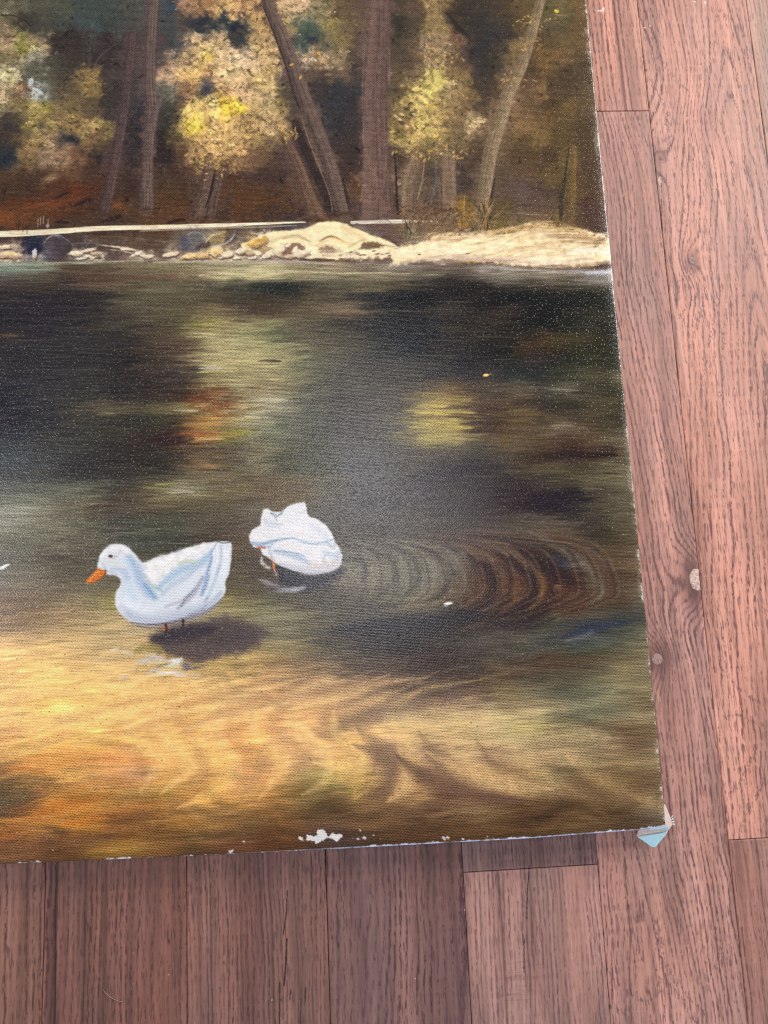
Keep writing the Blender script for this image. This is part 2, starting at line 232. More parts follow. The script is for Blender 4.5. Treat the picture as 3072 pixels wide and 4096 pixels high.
370|40 97,71,46|150 120,75,40|300 170,109,50|450 165,104,43|550 160,101,40|700 125,78,42|850 130,84,48|1050 145,105,60|1250 155,115,68|1480 130,98,60
450|40 150,100,48|200 165,108,53|400 165,112,53|550 185,124,50|700 115,75,42|850 105,72,42|1050 150,105,52|1250 125,92,55|1480 115,86,55
530|60 140,82,42|250 150,103,52|400 100,65,42|600 107,71,44|750 125,80,42|900 110,72,40|1050 110,78,42|1250 115,84,50|1480 105,78,50
600|60 110,73,46|250 105,68,44|450 100,66,42|650 165,122,53|800 165,124,58|1000 125,84,48|1200 105,76,46|1400 115,72,48
650|100 120,84,56|350 130,85,50|600 145,106,53
S 540 1618
60|60 215,158,95|200 195,150,105|400 195,158,110|560 220,170,95|680 150,118,90|800 130,100,82|900 195,155,110|1000 120,90,76|1130 120,92,74|1250 205,168,120|1440 160,128,98
140|60 215,155,95|150 205,145,90|300 150,125,76|450 160,140,88|600 205,168,95|720 190,150,90|820 125,95,72|900 190,148,95|1020 110,78,64|1150 115,86,68|1270 180,145,95|1440 165,132,96
220|60 195,140,82|180 160,115,62|300 142,112,66|430 132,112,66|560 160,138,78|680 175,138,78|820 120,90,64|950 175,138,90|1080 160,122,82|1180 92,62,52|1300 130,98,70|1440 190,150,100
300|60 165,115,62|200 135,98,55|350 118,94,56|500 104,84,52|650 120,92,56|850 125,94,62|1000 165,128,84|1180 110,78,58|1350 130,96,68|1440 120,88,64
380|60 125,86,46|250 115,84,48|450 95,74,46|560 95,72,48|750 115,86,56|950 105,78,54|1100 95,68,50|1300 130,102,70|1440 135,108,74
450|60 105,72,40|250 110,74,44|420 95,68,52|550 105,76,52|800 105,76,50|1000 90,62,44|1200 105,78,52|1440 120,92,60
520|60 95,62,36|250 95,62,38|500 78,56,46|700 85,60,40|1000 88,60,40|1200 88,60,38|1440 95,68,42
565|100 95,58,34|600 76,58,52
S 1065 1618
60|60 160,130,96|250 185,150,104|400 140,120,86|520 92,84,62|650 84,72,52|800 140,118,80|950 150,130,95
140|60 160,122,80|250 150,124,82|380 110,96,68|520 120,98,66|700 120,96,66|880 90,68,46|980 115,95,70
220|60 165,130,84|250 150,122,80|420 130,112,76|560 115,90,56|750 125,98,62|900 90,66,42|980 120,102,76
300|60 110,80,52|200 120,92,58|350 95,68,42|500 72,50,34|650 105,78,48|800 110,84,52|950 105,84,58
380|60 92,64,40|200 72,50,34|350 76,54,36|500 84,60,40|650 110,82,52|800 76,54,36|960 115,98,76
450|60 76,52,34|250 95,68,42|450 105,78,50|650 100,76,50|850 84,64,46|980 110,94,78
520|60 95,66,40|250 95,68,46
"""
rng = np.random.RandomState(7)
CAN_TOP = 0.020                         # the canvas face stands 20 mm above the floor
PX = 0.0003                             # one texel of the paint layer, metres
PX0, PX1, PY0, PY1 = -0.330, 0.183, -0.136, 0.552
PW, PH = int(round((PX1 - PX0) / PX)), int(round((PY1 - PY0) / PX))

def cam_matrix():
    a, b, c = CAM_ROT
    ca, sa, cb, sb, cc, s_ = math.cos(a), math.sin(a), math.cos(b), math.sin(b), math.cos(c), math.sin(c)
    rx = np.array([[1, 0, 0], [0, ca, -sa], [0, sa, ca]])
    ry = np.array([[cb, 0, sb], [0, 1, 0], [-sb, 0, cb]])
    rz = np.array([[cc, -s_, 0], [s_, cc, 0], [0, 0, 1]])
    return rz @ ry @ rx
CAMR = cam_matrix()

def on_plane(x, y, z=0.0):
    """photo coordinates (1659 wide) -> metres on the horizontal plane at height z"""
    q = 3072.0 / 1659.0
    d = np.array([(x * q - 1536.0) / 2840.0, -(y * q - 2048.0) / 2840.0, -1.0]) @ CAMR.T
    t = (z - CAM_H) / d[2]
    return d[0] * t, d[1] * t

def cv(x, y):
    """photo coordinates -> texel column,row of the paint layer (row 0 = lower edge)"""
    X, Y = on_plane(x, y, CAN_TOP)
    return (X - PX0) / PX, (Y - PY0) / PX

# sheets are image crops: A..F name their corner in photo units
SH = {'A': (0, 0, K), 'B': (540, 0, K), 'C': (1065, 0, K), 'D': (0, 540, K), 'E': (540, 540, K), 'F': (1065, 540, K),
      'G': (0, 1080, K), 'H': (540, 1080, K), 'I': (1065, 1080, K), 'J': (0, 1618, K), 'L': (540, 1618, K), 'M': (1065, 1618, K),
      'Z': (162, 1053, 0.3744), 'Q': (540, 864, 0.5078), 'T': (0, 1323, 1.5316), 'U': (648, 432, 0.7375), 'V': (0, 459, 0.709), 'P': (0, 0, 1.0)}
def pts(sheet, flat):
    ox, oy, k = SH[sheet]
    return [cv(ox + k * flat[i], oy + k * flat[i + 1]) for i in range(0, len(flat), 2)]

def vnoise(h, w, cy, cx, seed):
    """smooth value noise h x w with cells of cy x cx texels, range -1..1"""
    r = np.random.RandomState(seed)
    ny, nx = int(h / cy) + 3, int(w / cx) + 3
    g = r.rand(ny, nx).astype(np.float32) * 2 - 1
    oy, ox = r.rand(2)
    y = np.arange(h) / cy + oy; x = np.arange(w) / cx + ox
    iy = y.astype(int); ix = x.astype(int)
    fy = (y - iy).astype(np.float32); fx = (x - ix).astype(np.float32)
    fy = fy * fy * (3 - 2 * fy); fx = fx * fx * (3 - 2 * fx)
    rows = g[iy] * (1 - fy)[:, None] + g[iy + 1] * fy[:, None]
    return rows[:, ix] * (1 - fx) + rows[:, ix + 1] * fx

def parse(txt):
    P, Cc = [], []
    ox = oy = 0
    for ln in txt.strip().splitlines():
        if ln[0] == 'S':
            ox, oy = map(float, ln[1:].split()); continue
        parts = ln.split('|'); yy = float(parts[0])
        for it in parts[1:]:
            a, b = it.split(' ')
            P.append(cv(ox + K * float(a), oy + K * yy)); Cc.append([float(v) for v in b.split(',')])
    return np.array(P), np.array(Cc)

def spread(txt, sx, sy, step=4):
    """normalised anisotropic blending of the noted colours"""
    P, Cc = parse(txt)
    gy, gx = np.arange(0, PH + step, step), np.arange(0, PW + step, step)
    acc = np.zeros((len(gy), len(gx), 3), np.float32); ws = np.full((len(gy), len(gx)), 1e-12, np.float32)
    for (px, py), c in zip(P, Cc):
        wx = np.exp(-((gx - px) / sx) ** 2) + 2e-4 * np.exp(-np.abs(gx - px) / (sx * 1.4)) + 1e-7 / (1 + np.abs(gx - px) / sx)
        wy = np.exp(-((gy - py) / sy) ** 2) + 2e-4 * np.exp(-np.abs(gy - py) / (sy * 1.4)) + 1e-7 / (1 + np.abs(gy - py) / sy)
        w = (wy[:, None] * wx[None, :]).astype(np.float32)
        acc += w[..., None] * np.array(c, np.float32); ws += w
    return acc / ws[..., None], step

def sample(low, step, yy, xx):
    h, w = low.shape[:2]
    y = np.clip(yy / step, 0, h - 1.001); x = np.clip(xx / step, 0, w - 1.001)
    iy = y.astype(int); ix = x.astype(int)
    fy = (y - iy)[..., None].astype(np.float32); fx = (x - ix)[..., None].astype(np.float32)
    return (low[iy, ix] * (1 - fx) + low[iy, ix + 1] * fx) * (1 - fy) + (low[iy + 1, ix] * (1 - fx) + low[iy + 1, ix + 1] * fx) * fy

IMG = np.zeros((PH, PW, 3), np.float32)
NF = vnoise(PH, PW, 3, 3, 11); NM = vnoise(PH, PW, 9, 9, 12)
NH = vnoise(PH, PW, 2.2, 34, 13)            # bristle marks of horizontal strokes
NV = vnoise(PH, PW, 34, 2.4, 14)            # and of vertical ones
NL = vnoise(PH, PW, 26, 26, 15)

def win(x0, x1, y0, y1):
    a, b, c, d = max(0, int(x0)), min(PW, int(x1) + 2), max(0, int(y0)), min(PH, int(y1) + 2)
    if a >= b or c >= d: return None
    yy, xx = np.mgrid[c:d, a:b].astype(np.float32)
    return a, b, c, d, xx, yy

def smooth(p, n=6):
    if len(p) < 3: return p
    q = [p[0]] + list(p) + [p[-1]]
    out = []
    for i in range(1, len(q) - 2):
        a, b, c, d = (np.array(q[i - 1]), np.array(q[i]), np.array(q[i + 1]), np.array(q[i + 2]))
        for j in range(n):
            t = j / n
            out.append(.5 * ((2 * b) + (c - a) * t + (2 * a - 5 * b + 4 * c - d) * t * t + (3 * b - a - 3 * c + d) * t ** 3))
    out.append(np.array(q[-2]))
    return [tuple(o) for o in out]

def lay(W, al, col, tex=0.0):
    a, b, c, d = W[:4]
    n = 1 + tex * NM[c:d, a:b] + tex * .7 * NF[c:d, a:b]
    al = np.clip(al, 0, 1)[..., None]
    col = np.array(col, np.float32) * n[..., None]
    IMG[c:d, a:b] = IMG[c:d, a:b] * (1 - al) + col * al

def stroke(sheet, flat, w, col, a=1.0, soft=.5, grain=None, g=.0, tex=.06, taper=False, curve=True):
    """a brush stroke along a polyline; w in sheet units (a number or one per point)"""
    k = SH[sheet][2] * .9
    n = len(flat) // 2
    ws = [w] * n if np.isscalar(w) else list(w)
    P = pts(sheet, flat)
    P3 = [(p[0], p[1], q * k) for p, q in zip(P, ws)]
    if curve: P3 = smooth(P3)
    P3 = np.array(P3); m = P3[:, 2].max() * .5 + 2
    W = win(P3[:, 0].min() - m, P3[:, 0].max() + m, P3[:, 1].min() - m, P3[:, 1].max() + m)
    if W is None: return
    xx, yy = W[4], W[5]
    best = np.full(xx.shape, 9.0, np.float32)
    N = len(P3) - 1
    for i in range(N):
        x0, y0, w0 = P3[i]; x1, y1, w1 = P3[i + 1]
        dx, dy = x1 - x0, y1 - y0; L = dx * dx + dy * dy + 1e-6
        t = np.clip(((xx - x0) * dx + (yy - y0) * dy) / L, 0, 1)
        d = np.hypot(xx - x0 - t * dx, yy - y0 - t * dy)
        hw = (w0 + (w1 - w0) * t) * .5
        if taper:
            s = (i + t) / N
            hw = hw * np.clip(4 * s * (1 - s), .08, 1) ** .6
        best = np.minimum(best, d / np.maximum(hw, .3))
    c, d_, a0, b0 = W[2], W[3], W[0], W[1]
    best = best / (1 + .85 * soft) + .07 * NM[c:d_, a0:b0]
    al = np.clip((1 - best) / max(soft, .02), 0, 1)
    al = al * al * (3 - 2 * al) * a
    if grain == 'h': al = al * (1 - g + g * (NH[c:d_, a0:b0] * 1.4 + .5))
    if grain == 'v': al = al * (1 - g + g * (NV[c:d_, a0:b0] * 1.4 + .5))
    if grain == 'n': al = al * (1 - g + g * (NM[c:d_, a0:b0] * 1.2 + NF[c:d_, a0:b0] * .6 + .5))
    lay(W, al, col, tex)

def poly(sheet, flat, col, a=1.0, edge=2.0, curve=False, rough=0.0, tex=.05):
    P = pts(sheet, flat)
    if curve:
        P = smooth(P + [P[0]], 5)[:-1]
    P = np.array(P); m = edge * 2 + 3 + rough * 2
    W = win(P[:, 0].min() - m, P[:, 0].max() + m, P[:, 1].min() - m, P[:, 1].max() + m)
    if W is None: return
    xx, yy = W[4], W[5]
    ins = np.zeros(xx.shape, bool); dist = np.full(xx.shape, 1e9, np.float32)
    for i in range(len(P)):
        x0, y0 = P[i]; x1, y1 = P[(i + 1) % len(P)]
        if y0 != y1:
            ins ^= ((y0 > yy) != (y1 > yy)) & (xx < (x1 - x0) * (yy - y0) / (y1 - y0) + x0)
        dx, dy = x1 - x0, y1 - y0; L = dx * dx + dy * dy + 1e-6
        t = np.clip(((xx - x0) * dx + (yy - y0) * dy) / L, 0, 1)
        dist = np.minimum(dist, np.hypot(xx - x0 - t * dx, yy - y0 - t * dy))
    sd = np.where(ins, dist, -dist)
    if rough: sd = sd + rough * (NM[W[2]:W[3], W[0]:W[1]] + .5 * NF[W[2]:W[3], W[0]:W[1]])
    lay(W, np.clip(sd / edge + .5, 0, 1) * a, col, tex)

def blob(sheet, x, y, rx, ry, col, ang=0.0, a=1.0, soft=.5, rough=.15, tex=.06):
    k = SH[sheet][2] * .9
    (cx, cy), = pts(sheet, [x, y])
    dab(cx, cy, rx * k, ry * k, -ang, col, a, soft, rough, tex)

def dab(cx, cy, rx, ry, ang, col, a=1.0, soft=.5, rough=.15, tex=.0):
    m = max(rx, ry) * 1.2 + 2
    W = win(cx - m, cx + m, cy - m, cy + m)
    if W is None: return
    xx, yy = W[4] - cx, W[5] - cy
    ca, sa = math.cos(ang), math.sin(ang)
    u = (xx * ca + yy * sa) / max(rx, .5); v = (-xx * sa + yy * ca) / max(ry, .5)
    r = np.sqrt(u * u + v * v) + rough * (NM[W[2]:W[3], W[0]:W[1]] + NF[W[2]:W[3], W[0]:W[1]] * .7)
    r = r / (1 + .4 * soft)
    lay(W, np.clip((1 - r) / soft, 0, 1) * a, col, tex)

def shore_y(x):
    return np.interp(x, [0, 300, 560, 700, 900, 1065, 1200, 1320, 1500], [566, 563, 560, 567, 566, 572, 575, 583, 590])

def paint():
    global IMG
    fo, st = spread(FOREST, 21, 21)
    wa, _ = spread(WATER, 34, 16)
    yy, xx = np.mgrid[0:PH, 0:PW].astype(np.float32)
    # forest: the noted colours, broken up by small wandering brush marks
    n1, n2 = vnoise(PH, PW, 8, 8, 21), vnoise(PH, PW, 8, 8, 22)
    n3, n4 = vnoise(PH, PW, 20, 20, 23), vnoise(PH, PW, 20, 20, 24)
    f = sample(fo, st, yy + 8 * n1 + 13 * n3 + 9 * NL + 4 * vnoise(PH, PW, 4, 4, 31), xx + 8 * n2 + 13 * n4 + 4 * vnoise(PH, PW, 4, 4, 32) - 9 * vnoise(PH, PW, 34, 34, 29))
    lum = f.mean(2)
    leafy = np.clip((lum - 78) / 60, 0, 1)
    mott = (.5 * NF + .9 * NM + .45 * NL)
    f = f * (1 + (.05 + .17 * leafy) * mott)[..., None]
    # water: sideways marks
    n1 = vnoise(PH, PW, 3.5, 46, 25); n2 = vnoise(PH, PW, 5, 30, 26); n3 = vnoise(PH, PW, 14, 40, 27)
    gold = np.clip((cv(500, 1330)[1] - yy) / 160, 0, 1)
    n5, n6 = vnoise(PH, PW, 55, 80, 33), vnoise(PH, PW, 55, 70, 34)
    w = sample(wa, st, yy + 5 * n1 + 6 * n3 + gold * 11 * n5, xx + (26 - 14 * gold) * n2 + 14 * n1 + gold * 16 * n6)
    fold = np.sin((yy + .22 * xx + 34 * n5 + 20 * n6) / 6.6)
    w = w * (1 + gold * .085 * fold * np.clip(.5 + n6, 0, 1))[..., None] * (1 + .05 * gold)[..., None]
    w = w * (1 + .13 * NH + .07 * vnoise(PH, PW, 4, 90, 28) + .03 * NF)[..., None]
    # the waterline runs across the photo at a slight bow
    xs = np.linspace(-600, 1600, 90)
    cl = np.array([cv(x, shore_y(x)) for x in xs])
    edge = np.interp(np.arange(PW), cl[:, 0], cl[:, 1])
    m = np.clip((yy - edge[None, :] + 3 * NM) / 5 + .5, 0, 1)[..., None]
    IMG = f * m + w * (1 - m)
    base = IMG.copy()
    wl = edge
    # foliage dabs over the forest
    top = int(edge.max()) + 60
    for i in range(26000):
        x = rng.randint(0, PW); y = rng.randint(top, PH)
        r_ = 13 if i < 15000 else 4
        c = base[min(PH - 1, max(top - 50, y + rng.randint(-r_, r_ + 1))), min(PW - 1, max(0, x + rng.randint(-r_, r_ + 1)))]; L = c.mean()
        if L < 88 and rng.rand() < .62: continue
        s = (.9 + rng.rand() * 2.0) * (1 + .5 * (L > 120)) * (1.35 if i < 9000 else 1)
        up = rng.rand() < .56
        kx = (1.04 + .22 * rng.rand()) if up else (.56 + .30 * rng.rand())
        col = np.clip(c * kx + (np.array([6, 5, 0]) if up else 0), 0, 246)
        dab(x, y, s * (1.1 + rng.rand()), s * (.5 + .4 * rng.rand()), rng.rand() * 3.14, col, .35 + .5 * rng.rand(), .35, .35)
    # leaf clumps: a dark hollow under each, lit leaves on top
    for i in range(620):
        x = rng.randint(0, PW); y = rng.randint(top + 40, PH)
        L = base[y, x].mean()
        if L < 98: continue
        R_ = 6 + 11 * rng.rand()
        for j in range(9):
            a = math.pi * (1.05 + .9 * rng.rand())
            dab(x + math.cos(a) * R_ * 1.1, y + math.sin(a) * R_ * .8, 2.5 + 2.5 * rng.rand(), 1.4 + rng.rand(), a + 1.57, base[y, x] * (.5 + .2 * rng.rand()), .32, .6, .3)
        for j in range(16):
            a = math.pi * (.0 + 1.0 * rng.rand()); q = R_ * rng.rand() ** .6
            dab(x + math.cos(a) * q * 1.1, y + math.sin(a) * q * .8, 1.6 + 2.2 * rng.rand(), 1.0 + .9 * rng.rand(), rng.rand() * 3.14, np.clip(base[y, x] * (1.10 + .25 * rng.rand()) + np.array((12, 10, 8)), 0, 246), .7, .35, .3)
    # long sideways strokes over the water
    lo = int(edge.min()) - 12
    for i in range(7000):
        x = rng.randint(0, PW); y = rng.randint(0, lo)
        xs_, ys_ = np.clip(x + rng.randint(-30, 31), 0, PW - 1), np.clip(y + rng.randint(-9, 10), 0, lo)
        c = base[ys_, xs_] * (.90 + .22 * rng.rand())
        low = y < PH * .30
        dab(x, y, 8 + 26 * rng.rand(), .7 + 1.5 * rng.rand(), (.02 + .05 * rng.randn()) if not low else (.12 + .16 * rng.randn()), c, .25 + .4 * rng.rand(), .8, .25)
    forest_floor(); trunks(); bank(); water_marks(); ducks(); wear_and_edge_light()

def forest_floor():
    for x, y, rx, c in [(420, 1180, 150, (140, 70, 40)), (300, 1240, 170, (150, 86, 42)), (90, 1300, 110, (172, 92, 40)), (700, 1230, 60, (152, 88, 42)),
                        (1050, 1270, 110, (128, 76, 40)), (1480, 1240, 130, (122, 72, 36)), (120, 1225, 120, (140, 66, 34))]:
        for j in range(7):
            blob('A', x + rng.randn() * rx * .3, y + rng.randn() * 16, rx * (.35 + .4 * rng.rand()), 6 + 8 * rng.rand(), np.array(c) * (.72 + .4 * rng.rand()), -.22, .2, .8)
    for x0, y0, x1, y1, w in [(320, 1200, 420, 1160, 16), (440, 1245, 560, 1200, 26), (610, 1340, 740, 1300, 30), (330, 1340, 420, 1345, 18), (1000, 1345, 1120, 1325, 24)]:
        stroke('A', [x0, y0, (x0 + x1) / 2, (y0 + y1) / 2 - 4, x1, y1], w, (52, 38, 38), .8, .7, taper=True)
    for sx, y0, s in [('A', 1120, 1), ('B', 1180, 1)]:
        for j in range(70):
            x = rng.rand() * 1400; y = y0 + rng.rand() * 170
            blob(sx, x, y, 30 + 60 * rng.rand(), 4 + 6 * rng.rand(), np.array((95, 66, 44)) * (.55 + .8 * rng.rand()), -.15, .28, .8)

def bark(sheet, flat, w, col, dark, light, a=.9, side=1, soft=.22):
    """a painted trunk: body, shaded flank, lit flank, streaks"""
    stroke(sheet, flat, w, col, a, soft, 'v', .12, .07)
    ws = [w] * (len(flat) // 2) if np.isscalar(w) else w
    def shifted(f):
        return [v + (f * ws[i // 2] if i % 2 == 0 else 0) for i, v in enumerate(flat)]
    stroke(sheet, shifted(-.36 * side), [q * .30 for q in ws], dark, .55, .9, 'v', .4)
    stroke(sheet, shifted(.30 * side), [q * .26 for q in ws], light, .5, .9, 'v', .5)
    for j in range(9):
        f = (rng.rand() - .5) * .8
        stroke(sheet, shifted(f), [max(5, q * .07) for q in ws], (dark if rng.rand() < .5 else light), .4, .8, 'v', .8)

def trunks():
    bark('A', [800, 200, 765, 480, 738, 700, 694, 950, 655, 1150, 620, 1285], [50, 58, 62, 64, 66, 80], (86, 68, 66), (58, 46, 46), (104, 82, 78), .8)
    bark('A', [925, -40, 905, 300, 903, 500, 915, 680, 895, 850, 885, 1050, 882, 1265], [70, 70, 74, 84, 66, 72, 90], (101, 82, 76), (74, 58, 58), (130, 108, 94), .85)
    stroke('A', [990, 555, 962, 620, 938, 690, 925, 760], [22, 26, 22, 10], (112, 98, 90), .7, .5)
    stroke('A', [560, 150, 540, 260, 540, 395], [5, 9, 14], (96, 86, 78), .4, .7)
    stroke('A', [725, 250, 660, 290, 600, 345, 560, 410], [6, 9, 12, 16], (98, 88, 80), .45, .7)
    stroke('A', [0, 95, 70, 92, 140, 120, 190, 160], 7, (48, 40, 36), .7, .5)
    bark('A', [1268, 950, 1235, 1150, 1180, 1335], [66, 76, 90], (106, 83, 72), (72, 54, 48), (126, 102, 86), .85)
    bark('A', [1330, 1045, 1292, 1180, 1262, 1325], [40, 56, 64], (104, 81, 70), (56, 42, 40), (124, 100, 84), .85)
    stroke('A', [1296, 1030, 1262, 1180, 1236, 1250], [10, 14, 6], (50, 38, 38), .8, .5)
    # the trees of the middle
    bark('B', [215, 840, 290, 1000, 350, 1180, 408, 1325], [56, 70, 86, 128], (112, 86, 70), (66, 50, 46), (132, 102, 82), .85)
    stroke('B', [270, 740, 330, 900, 400, 1060, 470, 1210, 505, 1290], [50, 56, 56, 52, 40], (58, 46, 46), .8, .4)
    bark('B', [100, -30, 120, 60, 190, 200, 260, 400, 330, 600, 400, 780, 480, 1000, 530, 1180, 565, 1290], [76, 78, 86, 88, 94, 100, 96, 92, 96], (107, 87, 78), (70, 56, 54), (126, 104, 92), .92)
    stroke('B', [78, 40, 150, 220, 215, 400, 262, 560, 300, 660], [8, 12, 14, 14, 10], (56, 46, 46), .7, .5)
    stroke('B', [310, 700, 350, 840, 425, 1030, 480, 1180, 495, 1280], [6, 7, 8, 8, 7], (146, 118, 88), .7, .5)
    stroke('B', [560, 1080, 580, 1180, 605, 1290], [12, 18, 14], (54, 42, 42), .7, .6)
    bark('B', [785, -40, 772, 300, 756, 600, 762, 900, 768, 1100, 770, 1320], [124, 138, 156, 170, 184, 214], (111, 87, 79), (84, 64, 60), (124, 98, 86), .92, -1)
    stroke('B', [690, 300, 676, 560, 684, 800, 686, 1000, 672, 1200], 8, (146, 116, 96), .6, .6, 'v', .5)
    stroke('B', [842, 40, 838, 300, 838, 500], 12, (138, 108, 90), .55, .6, 'v', .6)
    for j in range(26):
        x = 690 + 150 * rng.rand(); y = 900 + 300 * rng.rand()
        stroke('B', [x, y, x - 4, y + 60, x - 8, y + 120], 7, np.array((132, 102, 84)) * (.75 + .4 * rng.rand()), .45, .8)
    stroke('B', [870, 920, 880, 1060, 884, 1180, 892, 1290], [8, 12, 14, 18], (48, 42, 42), .85, .4)
    stroke('B', [1135, -30, 1130, 180, 1145, 360], [96, 92, 70], (146, 120, 88), .55, .7, 'v', .5)
    stroke('B', [1095, -30, 1090, 160, 1095, 330], 10, (108, 90, 74), .5, .7, 'v', .4)
    stroke('B', [1190, 80, 1260, 170, 1330, 240], [22, 34, 14], (52, 46, 44), .7, .6)
    bark('B', [1770, -60, 1720, 120, 1660, 330, 1620, 430, 1560, 560, 1510, 720, 1455, 900, 1422, 1100, 1405, 1260], [60, 70, 78, 86, 92, 94, 96, 90, 92], (140, 121, 94), (108, 86, 68), (162, 134, 106), .85)
    stroke('B', [1476, 1080, 1460, 1160, 1440, 1240], [10, 16, 12], (56, 44, 40), .7, .6)
    bark('B', [1015, 950, 968, 1070, 950, 1270], [80, 96, 92], (130, 106, 86), (88, 70, 58), (146, 120, 96), .9, -1)
    stroke('B', [1052, 960, 1038, 1090, 1010, 1200], 8, (160, 134, 104), .7, .5)
    bark('B', [1188, 940, 1192, 1100, 1196, 1270], [112, 106, 116], (130, 106, 86), (88, 70, 60), (146, 120, 98), .85)
    stroke('B', [1122, 960, 1120, 1100, 1086, 1220], [12, 16, 10], (104, 100, 100), .6, .6)
    # thin young trunk at the right, and its lit twin
    bark('C', [490, 890, 480, 1080, 470, 1320], [30, 46, 50], (126, 98, 56), (96, 74, 46), (138, 110, 66), .6)
    stroke('C', [455, 895, 432, 1080, 412, 1200, 408, 1330], [10, 16, 30, 22], (62, 56, 46), .9, .4)
    # roots lost in the litter
    for x, y, sh in [(618, 1285, 'A'), (882, 1265, 'A'), (1180, 1330, 'A'), (1262, 1322, 'A'), (408, 1318, 'B'), (565, 1290, 'B'), (950, 1265, 'B'), (1196, 1265, 'B')]:
        for j in range(16):
            blob(sh, x + rng.randn() * 46, y + 4 + rng.randn() * 12, 20 + 30 * rng.rand(), 5 + 6 * rng.rand(), np.array((92, 64, 46)) * (.7 + .5 * rng.rand()), -.15, .55, .8)
    # leaves hanging over the trunk tops
    for x, y, n_, sh in [(1270, 965, 60, 'A'), (1330, 1040, 20, 'A'), (1010, 940, 40, 'B'), (1185, 930, 50, 'B'), (215, 830, 34, 'B'), (1130, 350, 40, 'B'), (1700, 130, 30, 'B'), (1660, 280, 24, 'B'), (1560, 480, 16, 'B'), (905, 60, 0, 'A')]:
        for j in range(n_):
            blob(sh, x + rng.randn() * 60, y - 10 + rng.randn() * 24, 8 + 12 * rng.rand(), 4 + 6 * rng.rand(), np.array((176, 142, 86)) * (.62 + .55 * rng.rand()), rng.rand() * 3, .75, .5)
    # loose bright leaves
    blob('C', 382, 68, 18, 15, (214, 190, 70), .3, 1, .4)
    blob('C', 400, 92, 60, 9, (160, 140, 100), .1, .5, .8)
    blob('B', 1132, 470, 26, 34, (206, 190, 110), .2, .9, .5)
    blob('B', 1100, 640, 14, 30, (196, 160, 80), .2, .8, .5)
    for x, y, an in [(250, 390, -.35), (303, 467, -1.1), (413, 322, .6)]:
        blob('B', x, y, 19, 9, (206, 150, 84), an, .95, .4)
    for x, y, r, c in [(1190, 700, 70, (232, 204, 96)), (1370, 645, 55, (234, 202, 92)), (1160, 440, 60, (222, 184, 96)), (1245, 345, 46, (224, 192, 92)), (550, 500, 50, (150, 122, 64)),
                       (140, 278, 36, (158, 150, 60)), (280, 640, 50, (172, 152, 66)), (470, 740, 60, (148, 124, 66)), (60, 500, 60, (190, 176, 120))]:
        for j in range(26):
            blob('A', x + rng.randn() * r * .55, y + rng.randn() * r * .5, 8 + 14 * rng.rand(), 4 + 5 * rng.rand(), np.array(c) * (.82 + .2 * rng.rand()), rng.rand() * 3, .45, .7)
    for x, y, rx, ry in [(185, 490, 18, 36), (215, 540, 36, 14), (240, 556, 22, 10)]:
        blob('A', x, y, rx, ry, (186, 196, 200), .3, .9, .5)
    for x, y, r in [(440, 830, 42), (60, 765, 46), (1245, 545, 34), (1090, 590, 50), (1440, 170, 60), (1250, 190, 70), (30, 950, 30), (250, 760, 30)]:
        blob('A', x, y, r, r * .8, (44, 46, 54), .2, .55, .9)
    for x, y in [(940, 655), (975, 690), (915, 740)]:
        blob('B', x, y, 24, 18, (60, 52, 44), .5, .7, .7)
    for x, y in [(915, 690), (880, 700), (945, 760), (905, 720), (990, 690)]:
        blob('B', x, y, 20, 11, (214, 190, 140), .5, .8, .6)
    for x, y, r in [(300, 1075, 60), (1360, 760, 44), (1330, 790, 30)]:
        blob('B' if y < 1000 else 'A', x, y, r, r * .5, (196, 166, 120), -.3, .5, .8)
    # the dark mass behind, and a cool gap
    for x, y, rx, ry in [(570, 640, 80, 110), (520, 760, 60, 80), (620, 560, 40, 70), (380, 250, 46, 40), (1330, 320, 90, 80), (1400, 420, 70, 60), (1280, 60, 60, 50)]:
        blob('B', x, y, rx, ry, (56, 53, 57), .1, .45, .9)

